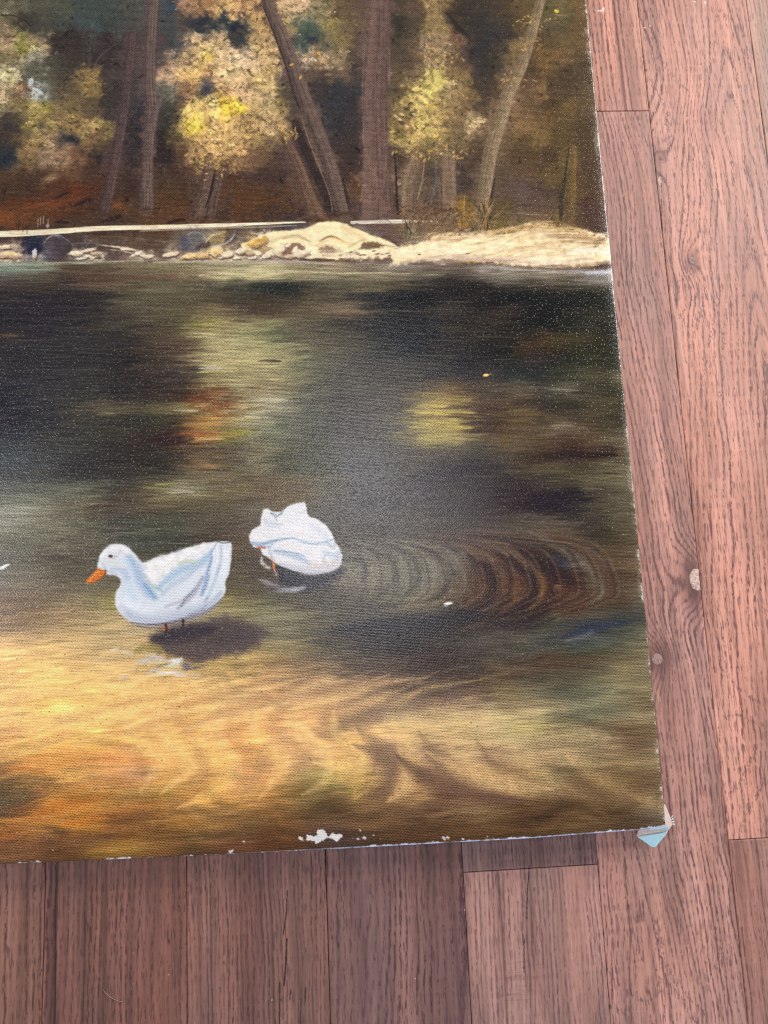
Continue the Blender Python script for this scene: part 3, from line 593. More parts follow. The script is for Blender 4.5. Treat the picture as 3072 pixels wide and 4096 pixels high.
def bank():
    # strip of pale sand behind the ledge
    stroke('P', [-420, 512, -200, 511, 0, 506, 107, 501, 215, 493, 322, 490.5, 430, 487.5, 540, 484, 620, 481, 660, 480], [9, 11, 15, 13, 12, 11, 10, 7, 5, 2], (240, 226, 192), 1, .3, 'h', .15)
    stroke('P', [300, 499, 430, 493, 560, 490, 640, 487], [3, 4, 5, 2], (170, 160, 150), .7, .6)
    stroke('P', [760, 481, 860, 478.5, 945, 479], [8, 9, 3], (228, 219, 200), .95, .4, 'h', .2)
    stroke('P', [0, 514, 140, 508, 300, 500], 3, (70, 52, 48), .6, .6)
    for x, y in [(110, 1370), (135, 1380), (225, 1350), (240, 1340), (258, 1330), (285, 1355), (160, 1390)]:
        stroke('A', [x, y + 20, x + 3, y - 30], 5, (180, 160, 140) if x > 200 else (60, 45, 40), .7, .6)
    blob('A', 285, 1362, 14, 14, (170, 160, 170), 0, .8, .6)
    # rocks below it
    for x, y, rx, ry, c, an in [(385, 1490, 62, 62, (66, 56, 58), 0), (300, 1490, 28, 52, (118, 108, 118), .2), (200, 1500, 56, 48, (40, 42, 62), 0), (1180, 1455, 46, 58, (104, 98, 96), 0),
                                (1125, 1460, 22, 46, (78, 78, 92), 0), (1300, 1440, 62, 42, (142, 122, 86), -.5), (1400, 1440, 50, 30, (98, 86, 80), -.5), (640, 1500, 90, 22, (88, 68, 58), .1), (900, 1480, 120, 30, (92, 70, 56), 0)]:
        blob('A', x, y, rx, ry, c, an, .85, .35)
    stroke('A', [262, 1460, 300, 1430, 350, 1430, 400, 1470], 7, (150, 140, 150), .6, .6)
    stroke('A', [1130, 1420, 1170, 1400, 1215, 1430, 1225, 1490], 7, (140, 134, 130), .6, .6)
    stroke('A', [1245, 1450, 1290, 1405, 1350, 1395], 8, (190, 172, 140), .7, .6)
    stroke('A', [1280, 1485, 1350, 1470, 1410, 1410], 8, (190, 176, 160), .6, .6)
    stroke('A', [560, 1440, 700, 1425, 860, 1450], 14, (112, 90, 72), .5, .8, 'h', .5)
    peb = [(20, 1490, 50, 12), (80, 1545, 45, 20), (40, 1530, 40, 12), (450, 1530, 36, 18), (520, 1518, 32, 14), (565, 1545, 46, 12), (500, 1548, 40, 12), (760, 1502, 44, 9), (820, 1530, 40, 10), (880, 1550, 40, 12),
           (1020, 1533, 40, 13), (1060, 1525, 20, 10), (1110, 1550, 30, 14), (1150, 1543, 26, 13), (1225, 1545, 44, 17), (1300, 1508, 36, 22), (1260, 1520, 24, 14), (1380, 1535, 34, 22), (1450, 1520, 36, 20), (1420, 1555, 30, 8), (1330, 1550, 26, 10), (1520, 1550, 30, 12), (1600, 1545, 34, 12), (210, 1545, 12, 26)]
    for x, y, rx, ry in peb:
        blob('A', x + 4, y + 9, rx * 1.1, ry * 1.05, (84, 64, 56), .1, .8, .4)
        c = [(238, 222, 190), (228, 200, 150), (236, 226, 208), (222, 190, 130)][rng.randint(4)]
        blob('A', x, y, rx * 1.12, ry * 1.25, c, -.15 + .3 * rng.randn(), .95, .35, .3)
        blob('A', x + rx * .3, y + ry * .45, rx * .6, ry * .4, (176, 140, 96), 0, .5, .8)
    # the big white boulder
    poly('B', [-60, 1470, 0, 1452, 60, 1420, 140, 1398, 300, 1383, 370, 1363, 420, 1343, 500, 1336, 570, 1350, 640, 1383, 740, 1420, 830, 1455, 895, 1490, 850, 1505, 700, 1530, 620, 1515, 540, 1535, 420, 1560, 300, 1558, 160, 1542, 60, 1520, -40, 1500],
         (238, 219, 174), 1, 4, True, 1.2)
    blob('B', 20, 1465, 70, 26, (214, 166, 86), -.35, .8, .7)
    for x0, y0, x1, y1, x2, y2, w, c in [(100, 1470, 220, 1425, 330, 1440, 22, (206, 178, 130)), (200, 1440, 280, 1420, 360, 1460, 18, (180, 156, 116)), (420, 1455, 490, 1430, 560, 1455, 14, (160, 124, 86)),
                                        (490, 1435, 560, 1460, 640, 1480, 26, (224, 194, 140)), (330, 1470, 420, 1440, 480, 1435, 16, (232, 214, 180)), (560, 1370, 640, 1410, 700, 1460, 40, (220, 190, 140)),
                                        (360, 1500, 420, 1470, 470, 1450, 14, (208, 180, 130)), (600, 1490, 650, 1460, 690, 1445, 16, (190, 168, 130))]:
        stroke('B', [x0, y0, x1, y1, x2, y2], w, c, .7, .8, 'n', .3)
    poly('B', [655, 1502, 690, 1468, 760, 1466, 822, 1476, 800, 1495, 730, 1500], (96, 74, 52), .85, 5, False, 4)
    poly('B', [225, 1475, 300, 1465, 330, 1500, 300, 1555, 220, 1550, 150, 1540, 170, 1520], (116, 82, 68), .8, 6, False, 5)
    poly('B', [410, 1490, 500, 1485, 560, 1515, 470, 1545, 410, 1535], (122, 90, 76), .75, 7, False, 5)
    poly('B', [0, 1490, 90, 1478, 150, 1500, 100, 1540, 20, 1520], (150, 118, 84), .7, 6, False, 5)
    for x, y, rx, ry, an in [(170, 1505, 20, 40, .7), (120, 1520, 40, 14, -.4), (365, 1505, 52, 24, -.2), (395, 1542, 44, 12, 0), (225, 1480, 24, 12, -.6), (40, 1525, 34, 18, .2), (330, 1545, 30, 10, .2), (270, 1505, 16, 30, .6), (500, 1555, 60, 9, 0)]:
        blob('B', x, y, rx, ry, (238, 222, 186), an, .95, .4)
    stroke('B', [60, 1560, 150, 1500, 200, 1470], 8, (226, 208, 176), .8, .5)
    stroke('B', [640, 1350, 760, 1400, 850, 1450, 900, 1490], 12, (100, 92, 92), .7, .7)
    stroke('B', [700, 1365, 800, 1360, 860, 1380], 26, (104, 78, 64), .7, .8, 'n', .5)
    stroke('B', [800, 1430, 840, 1440, 880, 1465], 14, (96, 66, 54), .7, .7)
    # sand flat at the right
    poly('B', [470, 1556, 560, 1538, 680, 1524, 780, 1506, 880, 1488, 960, 1500, 960, 1560, 800, 1556, 640, 1566, 520, 1570], (236, 216, 176), .95, 7, False, 4)
    poly('P', [845, 574, 858, 534, 890, 527, 915, 518, 950, 506, 1005, 499, 1060, 500, 1100, 492, 1150, 483, 1190, 486, 1237, 494, 1280, 502, 1312, 511, 1340, 520, 1345, 560, 1322, 566, 1280, 574, 1208, 577, 1140, 575, 1065, 566, 1000, 562, 930, 560],
         (238, 217, 174), 1, 9, False, 3)
    for j in range(230):
        x = 880 + rng.rand() * 440; yb = 500 + rng.rand() * 62
        c = [(232, 205, 150), (214, 178, 122), (246, 232, 200), (196, 160, 118), (222, 200, 170)][rng.randint(5)]
        L = 12 + rng.rand() * 34
        stroke('P', [x, yb + 4, x + L * .5, yb, x + L, yb - 5 + (x > 1150) * 5], 2 + 4 * rng.rand(), c, .5, .8, 'h', .4)
    for x0, y0, x1, y1, x2, y2, w, c in [(930, 520, 1000, 506, 1090, 502, 9, (176, 140, 104)), (1050, 505, 1150, 492, 1240, 500, 10, (190, 150, 100)), (1180, 500, 1250, 510, 1300, 520, 16, (196, 160, 112)),
                                        (1100, 540, 1180, 528, 1260, 516, 8, (206, 170, 120)), (940, 566, 1020, 562, 1110, 562, 8, (170, 142, 128)), (1060, 560, 1140, 552, 1230, 548, 9, (212, 186, 158)),
                                        (1090, 570, 1180, 566, 1280, 560, 9, (196, 170, 156)), (1120, 578, 1220, 574, 1330, 566, 8, (150, 120, 102)), (1230, 545, 1290, 540, 1340, 545, 13, (236, 228, 212)), (880, 562, 960, 556, 1040, 562, 8, (206, 180, 160)),
                                        (1260, 520, 1300, 526, 1335, 530, 14, (206, 176, 136)), (860, 546, 940, 540, 1010, 546, 12, (246, 232, 196))]:
        stroke('P', [x0, y0, x1, y1, x2, y2], w, c, .7, .8, 'h', .45)
    for x, y in [(835, 548), (815, 549), (780, 551), (742, 560), (1010, 548), (690, 562)]:
        blob('P', x, y, 8, 2, (96, 70, 62), -.2, .8, .5)
    for f, w, c, a in [([590, 96, 660, 82, 740, 76, 840, 96], 34, (196, 162, 112), .75), ([720, 104, 800, 112, 880, 128], 40, (164, 132, 98), .7), ([600, 124, 680, 112, 760, 122], 18, (222, 194, 146), .7),
                       ([560, 100, 620, 92, 690, 70], 12, (150, 118, 80), .6), ([640, 150, 720, 140, 800, 150], 16, (206, 176, 138), .6), ([380, 172, 470, 164, 560, 166], 12, (196, 166, 146), .6), ([560, 186, 650, 178, 740, 188], 12, (188, 158, 142), .7),
                       ([640, 196, 760, 202, 900, 198], 9, (110, 86, 70), .7), ([300, 128, 380, 112, 470, 104], 10, (206, 180, 140), .6), ([430, 118, 520, 108, 600, 108], 9, (176, 144, 106), .6), ([300, 146, 400, 134, 520, 138], 22, (244, 230, 190), .7),
                       ([650, 172, 720, 180, 800, 172], 20, (246, 234, 200), .7), ([0, 150, 100, 156, 230, 150], 16, (240, 224, 184), .7), ([190, 128, 230, 132, 280, 138], 8, (120, 90, 64), .6), ([60, 118, 92, 106, 120, 118], 7, (150, 110, 76), .7), ([860, 140, 880, 120, 900, 110], 16, (120, 96, 76), .5)]:
        stroke('U', f, w, c, a, .8, 'h', .45, .08, taper=True)
    for x, y in [(150, 152), (170, 158), (188, 162), (215, 150), (240, 160), (262, 163), (120, 172), (350, 160)]:
        blob('U', x, y, 7, 2.6, (110, 82, 70), -.2, .8, .5)
    for j in range(150):
        x = 300 + rng.rand() * 580; y = np.interp(x, [290, 420, 590, 720, 880], [134, 100, 94, 68, 106])
        blob('U', x, y + 8 * rng.rand(), 3 + 6 * rng.rand(), 1.5 + 2 * rng.rand(), np.array((176, 142, 100)) * (.6 + .7 * rng.rand()), -.9 + rng.rand(), .6, .6)
    for x, y, rx, ry, c, an in [(100, 100, 42, 34, (44, 46, 66), 0), (172, 100, 44, 36, (76, 68, 72), 0), (250, 96, 40, 18, (70, 58, 58), .2), (590, 86, 36, 40, (112, 106, 104), .1), (560, 92, 16, 30, (84, 84, 98), .1), (652, 76, 40, 22, (150, 130, 92), -.4), (700, 84, 26, 18, (96, 84, 80), -.4),
                                (620, 100, 30, 12, (70, 56, 54), -.3), (430, 100, 60, 16, (96, 74, 60), .2), (340, 90, 60, 14, (96, 78, 66), .1)]:
        blob('V', x, y, rx, ry, c, an, .75, .4, .25)
    for f, w, c in [([132, 96, 150, 74, 180, 70, 214, 92], 6, (150, 142, 152)), ([565, 70, 590, 58, 620, 70, 630, 100], 6, (150, 146, 142)), ([622, 96, 645, 70, 690, 58], 7, (196, 178, 144)), ([640, 104, 690, 92, 716, 66], 6, (186, 174, 160)),
                    ([300, 98, 350, 104, 400, 112, 450, 130], 8, (214, 196, 170)), ([320, 112, 380, 118, 430, 136], 5, (176, 156, 140)), ([210, 96, 260, 92, 320, 98], 5, (130, 112, 98)), ([470, 84, 520, 90, 556, 84], 6, (120, 98, 80))]:
        stroke('V', f, w, c, .75, .6, 'n', .3, taper=True)
    for x, y, rx, ry, c, an in [(14, 106, 24, 7, (226, 206, 176), .1), (30, 128, 30, 12, (236, 206, 160), .15), (8, 132, 16, 8, (214, 186, 150), 0), (104, 126, 8, 18, (206, 206, 206), 0), (230, 124, 28, 9, (240, 226, 196), -.1), (270, 114, 22, 7, (226, 210, 186), -.2), (288, 124, 16, 6, (206, 180, 150), 0),
                                (440, 133, 22, 6, (232, 214, 186), .3), (516, 128, 24, 8, (230, 212, 184), -.1), (578, 132, 28, 12, (238, 206, 150), -.1), (655, 118, 26, 18, (238, 210, 150), .3), (615, 130, 22, 10, (222, 186, 126), 0), (692, 128, 22, 13, (238, 222, 186), -.2), (730, 118, 20, 10, (236, 220, 190), -.2), (760, 124, 16, 8, (200, 170, 130), 0),
                                (786, 90, 30, 15, (214, 168, 92), -.4), (850, 112, 20, 26, (236, 220, 184), .5), (915, 124, 30, 15, (238, 224, 196), -.2), (880, 134, 22, 8, (206, 180, 150), 0)]:
        blob('V', x + 2, y + 5, rx * 1.08, ry * 1.1, (84, 64, 58), an, .7, .4, .2)
        blob('V', x, y, rx, ry, c, an, .92, .4, .3)
        blob('V', x + rx * .25, y + ry * .45, rx * .6, ry * .4, (160, 124, 88), an, .5, .8)
    # grasses and reeds
    def tuft(sheet, cx, cy, n, spread_, h, cols, w=6):
        for j in range(n):
            b = cx + rng.randn() * spread_ * .35; t = b + rng.randn() * spread_ * .8
            hh = h * (.5 + .6 * rng.rand())
            stroke(sheet, [b, cy + 12 * rng.rand(), (b + t) / 2 - (t - b) * .12, cy - hh * .55, t, cy - hh], w, np.array(cols[rng.randint(len(cols))]) * (.8 + .35 * rng.rand()), .7, .6, taper=True)
    tuft('B', 1390, 1385, 60, 110, 175, [(150, 116, 64), (92, 74, 56), (60, 52, 46), (168, 132, 76), (116, 104, 92)])
    tuft('B', 1290, 1370, 30, 46, 190, [(152, 114, 56), (132, 98, 50), (170, 130, 70)], 8)
    tuft('B', 960, 1440, 34, 60, 130, [(120, 106, 76), (66, 60, 52), (150, 132, 100)])
    tuft('B', 1180, 1380, 40, 150, 120, [(112, 90, 64), (134, 108, 82), (90, 70, 56)])
    tuft('B', 1040, 1370, 34, 90, 120, [(116, 88, 66), (126, 98, 74), (90, 74, 60)])
    tuft('C', 390, 1370, 14, 40, 90, [(130, 98, 50), (110, 88, 50)])
    blob('B', 1310, 1395, 90, 14, (70, 60, 56), 0, .6, .8)
    blob('B', 1000, 1455, 80, 10, (110, 100, 100), -.1, .6, .8)
    for j in range(46):
        x = 950 + rng.rand() * 480
        blob('B', x, 1330 + 60 * rng.rand(), 6 + 30 * rng.rand(), 3 + 4 * rng.rand(), np.array((140, 108, 80)) * (.6 + .7 * rng.rand()), -.1, .5, .8)
    for j in range(60):
        blob('C', rng.rand() * 560, 1150 + 170 * rng.rand(), 10 + 34 * rng.rand(), 4 + 7 * rng.rand(), np.array((104, 84, 72)) * (.6 + .6 * rng.rand()), -.2, .45, .8)
    stroke('C', [80, 1285, 200, 1292, 330, 1300], 7, (160, 140, 120), .5, .8, 'h', .5)
    # milky lip of the water
    stroke('P', [-420, 572, -100, 572, 80, 570, 230, 566, 330, 561], [8, 8, 8, 6, 2], (168, 166, 148), .7, .8, 'h', .5)
    stroke('P', [330, 566, 480, 564, 620, 566, 720, 570], [4, 6, 9, 4], (182, 168, 152), .75, .8, 'h', .4)
    stroke('P', [760, 571, 860, 575, 960, 571], [5, 8, 4], (176, 162, 156), .7, .8, 'h', .5)
    stroke('P', [430, 594, 540, 587, 700, 589, 860, 592, 960, 594], [5, 9, 7, 6, 3], (198, 186, 144), .7, .9, 'h', .55)
    stroke('P', [1060, 578, 1160, 586, 1260, 588, 1340, 586], [4, 8, 7, 9], (180, 172, 172), .6, .9, 'h', .5)
    stroke('P', [1266, 590, 1300, 588, 1345, 586], [6, 12, 16], (196, 196, 206), .8, .8, 'h', .45)
    stroke('P', [-300, 586, 40, 582, 130, 581], [12, 10, 4], (140, 158, 146), .5, .9, 'h', .5)
    stroke('P', [1262, 552, 1300, 546, 1345, 543], [6, 14, 20], (240, 228, 198), .8, .8, 'n', .6)

def water_marks():
    # glints and bright reflections drawn out sideways
    def hs(sheet, x, y, L, w, c, a=.7, tilt=0):
        stroke(sheet, [x - L, y + tilt * L, x, y - 2, x + L, y - tilt * L], w, c, a, .9, 'h', .45, taper=True)
    for a in [('D', 1200, 440, 45, 20, (166, 152, 66)), ('D', 1265, 715, 70, 20, (188, 190, 186)), ('D', 1245, 735, 40, 14, (196, 188, 110)), ('D', 1120, 970, 75, 18, (206, 204, 200)), ('D', 1140, 980, 50, 14, (206, 186, 100)),
              ('D', 1230, 900, 100, 60, (124, 70, 40)), ('D', 1290, 940, 90, 40, (150, 92, 52)), ('D', 1260, 1020, 80, 24, (206, 150, 76)), ('D', 1170, 1110, 80, 40, (160, 96, 52)), ('D', 1230, 1140, 130, 26, (214, 170, 110)),
              ('D', 1400, 1100, 70, 22, (146, 138, 50)), ('D', 1050, 1140, 120, 60, (56, 36, 40)), ('D', 1250, 1200, 110, 10, (50, 38, 40)), ('D', 1220, 1310, 100, 22, (176, 128, 86)), ('D', 1250, 1330, 150, 14, (60, 46, 40)),
              ('D', 1000, 1415, 70, 14, (150, 148, 90)), ('D', 1080, 1460, 90, 26, (190, 184, 160)), ('D', 630, 990, 60, 22, (150, 134, 108)), ('D', 60, 520, 50, 16, (110, 76, 54)), ('D', 940, 1050, 160, 14, (44, 42, 40)),
              ('D', 700, 165, 260, 30, (98, 70, 56)), ('D', 900, 170, 220, 18, (110, 84, 68)), ('D', 600, 210, 200, 18, (120, 94, 72)),
              ('E', 1120, 940, 110, 26, (176, 152, 84)), ('E', 1180, 985, 190, 26, (178, 156, 84)), ('E', 1150, 1070, 190, 40, (172, 152, 84)), ('E', 1150, 1140, 150, 30, (166, 150, 90)), ('E', 1130, 880, 100, 18, (140, 116, 68)),
              ('E', 1130, 1010, 190, 12, (52, 40, 32)), ('E', 1420, 1050, 160, 22, (52, 36, 32)), ('E', 1330, 950, 150, 20, (66, 48, 38)), ('E', 1190, 960, 120, 8, (70, 54, 40)), ('E', 1420, 1100, 120, 16, (60, 44, 36)),
              ('E', 720, 245, 110, 26, (168, 148, 108)), ('E', 560, 380, 150, 22, (130, 106, 84)), ('E', 150, 215, 150, 50, (40, 44, 42)), ('E', 900, 270, 220, 44, (34, 37, 42)), ('E', 1300, 380, 120, 20, (64, 52, 46)),
              ('E', 110, 905, 90, 24, (190, 180, 150)), ('E', 60, 1010, 80, 18, (170, 160, 132)), ('E', 120, 670, 70, 20, (64, 48, 38)), ('E', 80, 780, 90, 24, (176, 164, 118)),
              ('F', 430, 845, 90, 26, (132, 122, 104)), ('F', 420, 1065, 70, 30, (146, 128, 102)), ('F', 480, 1240, 170, 36, (52, 34, 36)), ('F', 690, 1240, 60, 30, (46, 32, 32)), ('F', 300, 1550, 220, 60, (44, 34, 46)), ('F', 760, 780, 36, 60, (124, 112, 90)),
              ('F', 330, 270, 300, 40, (34, 35, 36)), ('F', 560, 300, 160, 40, (42, 42, 38))]:
        hs(*a)
    for j in range(90):
        hs('D', 1180 + rng.rand() * 400, 420 + rng.rand() * 620, 30 + 60 * rng.rand(), 6 + 8 * rng.rand(), np.array((178, 166, 120)) * (.8 + .35 * rng.rand()), .5)
    for j in range(60):
        hs('D', 1150 + rng.rand() * 480, 820 + rng.rand() * 640, 30 + 60 * rng.rand(), 5 + 6 * rng.rand(), np.array((70, 58, 46)) * (.8 + .5 * rng.rand()), .45)
    for j in range(170):
        sh = 'EF'[rng.rand() < .35]
        x, y = (560 + 860 * rng.rand(), 190 + 1250 * rng.rand()) if sh == 'E' else (720 * rng.rand(), 190 + 1400 * rng.rand())
        if 850 < y < 1200 and sh == 'E' and 930 < x < 1350: continue
        hs(sh, x, y, 50 + 120 * rng.rand(), 5 + 8 * rng.rand(), np.array((96, 86, 66) if rng.rand() < .5 else (36, 33, 32)) * (.8 + .4 * rng.rand()), .38)
    for j in range(150):
        hs('D', rng.rand() * 1100, 180 + 1280 * rng.rand(), 60 + 120 * rng.rand(), 5 + 7 * rng.rand(), np.array((92, 84, 72) if rng.rand() < .5 else (40, 37, 42)) * (.8 + .4 * rng.rand()), .34)
    for j in range(90):
        hs('G', rng.rand() * 1500, 20 + 560 * rng.rand(), 60 + 120 * rng.rand(), 5 + 7 * rng.rand(), np.array((140, 132, 110) if rng.rand() < .5 else (74, 68, 58)) * (.85 + .3 * rng.rand()), .34)
    # an orange leaf afloat, white down
    blob('E', 1422, 756, 21, 11, (242, 196, 118), -.08, 1, .4, .05)
    stroke('E', [1436, 752, 1458, 748], 5, (200, 160, 100), .8, .5)
    # ripples round the second duck
    R = lambda sh, f, w, c, a=.75: stroke(sh, f, [q * (1.05 if sh == 'Q' else 1.35) for q in (w if isinstance(w, list) else [w] * (len(f) // 2))], c, min(1, a * 1.1), .95, 'h', .2)
    DK, LT = (58, 40, 42), (132, 102, 82)
    for f, w, c, a in [
        ([430, 592, 560, 572, 700, 580, 820, 610, 900, 660], 18, (68, 60, 54), .6), ([440, 620, 560, 600, 680, 612, 790, 650], 16, (126, 116, 102), .5),
        ([415, 668, 470, 690, 492, 735, 470, 780], 18, (66, 58, 52), .7), ([450, 650, 520, 672, 550, 730, 530, 790], 20, (138, 130, 112), .6),
        ([510, 640, 590, 672, 615, 735, 590, 800, 530, 840], 20, (70, 62, 54), .65), ([560, 632, 640, 668, 668, 735, 640, 800], 22, (136, 128, 108), .6),
        ([600, 625, 690, 668, 720, 740, 690, 805, 620, 850], 22, (68, 60, 52), .7), ([650, 615, 750, 662, 785, 735, 755, 805, 690, 850], 28, (140, 132, 112), .65),
        ([690, 612, 790, 650, 850, 715, 850, 780, 800, 835, 720, 865], 24, (66, 56, 50), .75), ([740, 600, 850, 645, 905, 715, 900, 790, 830, 850], 26, (130, 122, 102), .6),
        ([560, 880, 700, 905, 830, 895, 900, 870], 18, (122, 112, 88), .5), ([430, 850, 520, 880, 640, 885], 16, (62, 54, 48), .5),
        ([860, 590, 985, 612, 1110, 655, 1210, 705], 24, (142, 122, 112), .7),
        ([800, 570, 920, 560, 1060, 590, 1180, 640], 22, (74, 62, 60), .6), ([1180, 555, 1290, 600, 1400, 660], 18, (112, 100, 92), .5),
        ([890, 640, 985, 655, 1060, 715, 1082, 785, 1050, 860, 960, 910], 34, LT, .85),
        ([925, 660, 1000, 718, 1040, 790, 1018, 852, 950, 892, 850, 905], 30, DK, .95),
        ([900, 700, 960, 760, 960, 830, 900, 880], 46, (100, 72, 58), .55),
        ([1000, 640, 1110, 700, 1150, 770, 1130, 850, 1060, 905], 30, (96, 64, 50), .8),
        ([1040, 652, 1130, 702, 1192, 762, 1208, 815, 1176, 872, 1090, 918, 980, 940], 38, DK, .95),
        ([1120, 665, 1208, 725, 1244, 785, 1232, 850, 1180, 892], 26, (140, 102, 66), .9),
        ([1110, 790, 1140, 815, 1130, 850], 30, (112, 76, 50), .7),
        ([1095, 600, 1220, 680, 1292, 760, 1290, 840, 1235, 912, 1140, 945], 36, DK, .95),
        ([1180, 720, 1215, 780], 18, (40, 42, 58), .8),
        ([1235, 690, 1330, 752, 1410, 800], 50, (58, 40, 40), .9), ([1310, 830, 1380, 850, 1440, 840], 70, (84, 54, 44), .6), ([1270, 860, 1340, 900, 1420, 880], 36, (80, 50, 42), .7),
        ([1280, 665, 1320, 690, 1360, 716], [20, 30, 18], (62, 66, 86), .6),
        ([1180, 560, 1300, 622, 1420, 702, 1490, 780, 1488, 835, 1430, 880], 36, (130, 118, 98), .85),
        ([1260, 560, 1390, 630, 1500, 720, 1530, 800, 1510, 880], 34, (92, 66, 52), .8), ([1380, 590, 1500, 670, 1575, 780], 26, (116, 96, 76), .6),
        ([880, 985, 1000, 950, 1120, 930], 26, (120, 104, 78), .5), ([320, 990, 500, 965, 700, 950, 880, 925, 1000, 905], [20, 50, 70, 60, 30], (46, 42, 50), .8),
        ([380, 1060, 560, 1040, 700, 1000], [10, 40, 20], (54, 46, 48), .6), ([1000, 940, 1150, 965, 1300, 930], [20, 40, 20], (52, 44, 50), .7)]:
        stroke('Q', f, [q * (1.4 if sum(c) < 260 else 1.05) for q in (w if isinstance(w, list) else [w] * (len(f) // 2))], np.array(c) * (1 if sum(c) < 260 else .92), a * (1.0 if sum(c) < 260 else .62), .95, 'n', .3, taper=True)
    for k_ in range(34):         # the fine rings between the bold ones
        xr = 500 + 1080 * k_ / 33 + rng.randn() * 10
        wd = (xr - 330) * (.40 + .06 * rng.rand())
        yt, yb, ym = 625 - .05 * (xr - 400) + rng.randn() * 6, 872 + .05 * (xr - 400), 765 + .035 * (xr - 400)
        dark = k_ % 2 == 0
        c = ((58, 44, 42) if xr > 950 else (62, 54, 48)) if dark else ((126, 100, 80) if xr > 950 else (134, 126, 106))
        stroke('Q', [xr - wd * 1.25, yt - 8, xr - wd * .62, yt + 14, xr - wd * .16, yt + 62, xr, ym, xr - wd * .12, ym + 56, xr - wd * .5, yb], 9 + 6 * rng.rand(), c, .42 if dark else .36, .9, 'h', .3, taper=True)
    blob('Q', 1308, 800, 20, 14, (128, 88, 64), 0, .6, .8)
    blob('Q', 1306, 792, 16, 6, (150, 116, 96), 0, .5, .8)
    R('I', [420, 830, 540, 785, 660, 762, 760, 745, 840, 735], [16, 44, 44, 24, 10], (54, 60, 76), .75)
    R('I', [440, 850, 520, 830, 600, 800], 16, (112, 112, 120), .5)
    # the golden shallows: dark folds and bright folds
    S = lambda sh, f, w, c, a=.6: stroke(sh, f, [q * 1.3 for q in (w if isinstance(w, list) else [w] * (len(f) // 2))], c, a, .95, 'n', .2)
    S('G', [0, 1640, 120, 1620, 260, 1640], 20, (150, 90, 44), .5)
    S('J', [-10, 300, 90, 280, 220, 250, 330, 200], [70, 64, 40, 10], (96, 74, 48), .4)
    S('J', [-10, 130, 60, 100, 130, 80], [40, 36, 10], (104, 76, 46), .35)
    S('J', [200, 400, 380, 340, 560, 310, 700, 270], [20, 50, 40, 14], (184, 106, 42), .55)
    S('J', [380, 460, 520, 430, 640, 415], [20, 34, 10], (194, 112, 46), .6)
    for j in range(150):     # soft diagonal drags of gold
        x, y = rng.rand() * 1500, 900 + rng.rand() * 700
        L = 40 + 90 * rng.rand()
        c = [(244, 202, 124), (216, 168, 104), (206, 160, 96), (242, 196, 110), (180, 142, 92)][rng.randint(5)]
        S('G', [x - L, y + L * .24, x, y, x + L, y - L * .30], 8 + 14 * rng.rand(), c, .32)
    for j in range(80):
        x, y = rng.rand() * 1500, 1000 + rng.rand() * 640
        c = [(222, 182, 122), (150, 122, 92), (190, 158, 112), (128, 104, 80)][rng.randint(4)]
        L = 30 + 80 * rng.rand()
        S('H', [x - L, y + L * .25, x, y, x + L, y - L * .18], 8 + 14 * rng.rand(), c, .17)
    def band(f, w, c, a):
        stroke('T', [v + rng.randn() * 4 for v in f], w, np.array(c) * (.95 + .1 * rng.rand()), a, .98, 'n', .2, .05, taper=True)
    for k_ in range(13):         # light and dark folds of the shallows, S-shaped, drawn out to the right
        x0 = 150 + 32 * k_ + rng.randn() * 9; lit = k_ % 2 == 0; far = k_ / 12
        lc, dc = (246, 206, 134), (206 - 62 * far, 156 - 42 * far, 100 - 14 * far)
        band([x0 + 150, 92, x0 + 70, 116, x0 + 18, 146, x0 + 30, 176, x0 + 62, 204, x0 + 52, 232, x0 + 26, 256], [8, 15, 18, 17, 20, 20, 16], lc if lit else dc, (.24 + .2 * rng.rand()) if lit else (.24 + .24 * rng.rand()))
    for k_ in range(8):
        x0, y0 = 500 + 42 * k_, 160 + 4 * k_; lit = k_ % 2 == 1
        band([x0, y0 + 6, x0 + 30, y0 + 36, x0 + 84, y0 + 66, x0 + 160, y0 + 84, x0 + 220, y0 + 88], [14, 22, 24, 20, 12], (216, 178, 122) if lit else (118, 90, 70), .34 if lit else .36)
    for k_ in range(12):
        x0, y0 = 20 + 40 * k_, 150 - 3 * k_ + 20 * rng.rand()
        band([x0 - 60, y0 + 22, x0 + 10, y0 + 4, x0 + 80, y0 - 18, x0 + 150, y0 - 30], [3, 10, 10, 3], (248, 210, 140) if k_ % 2 else (198, 150, 98), .4)
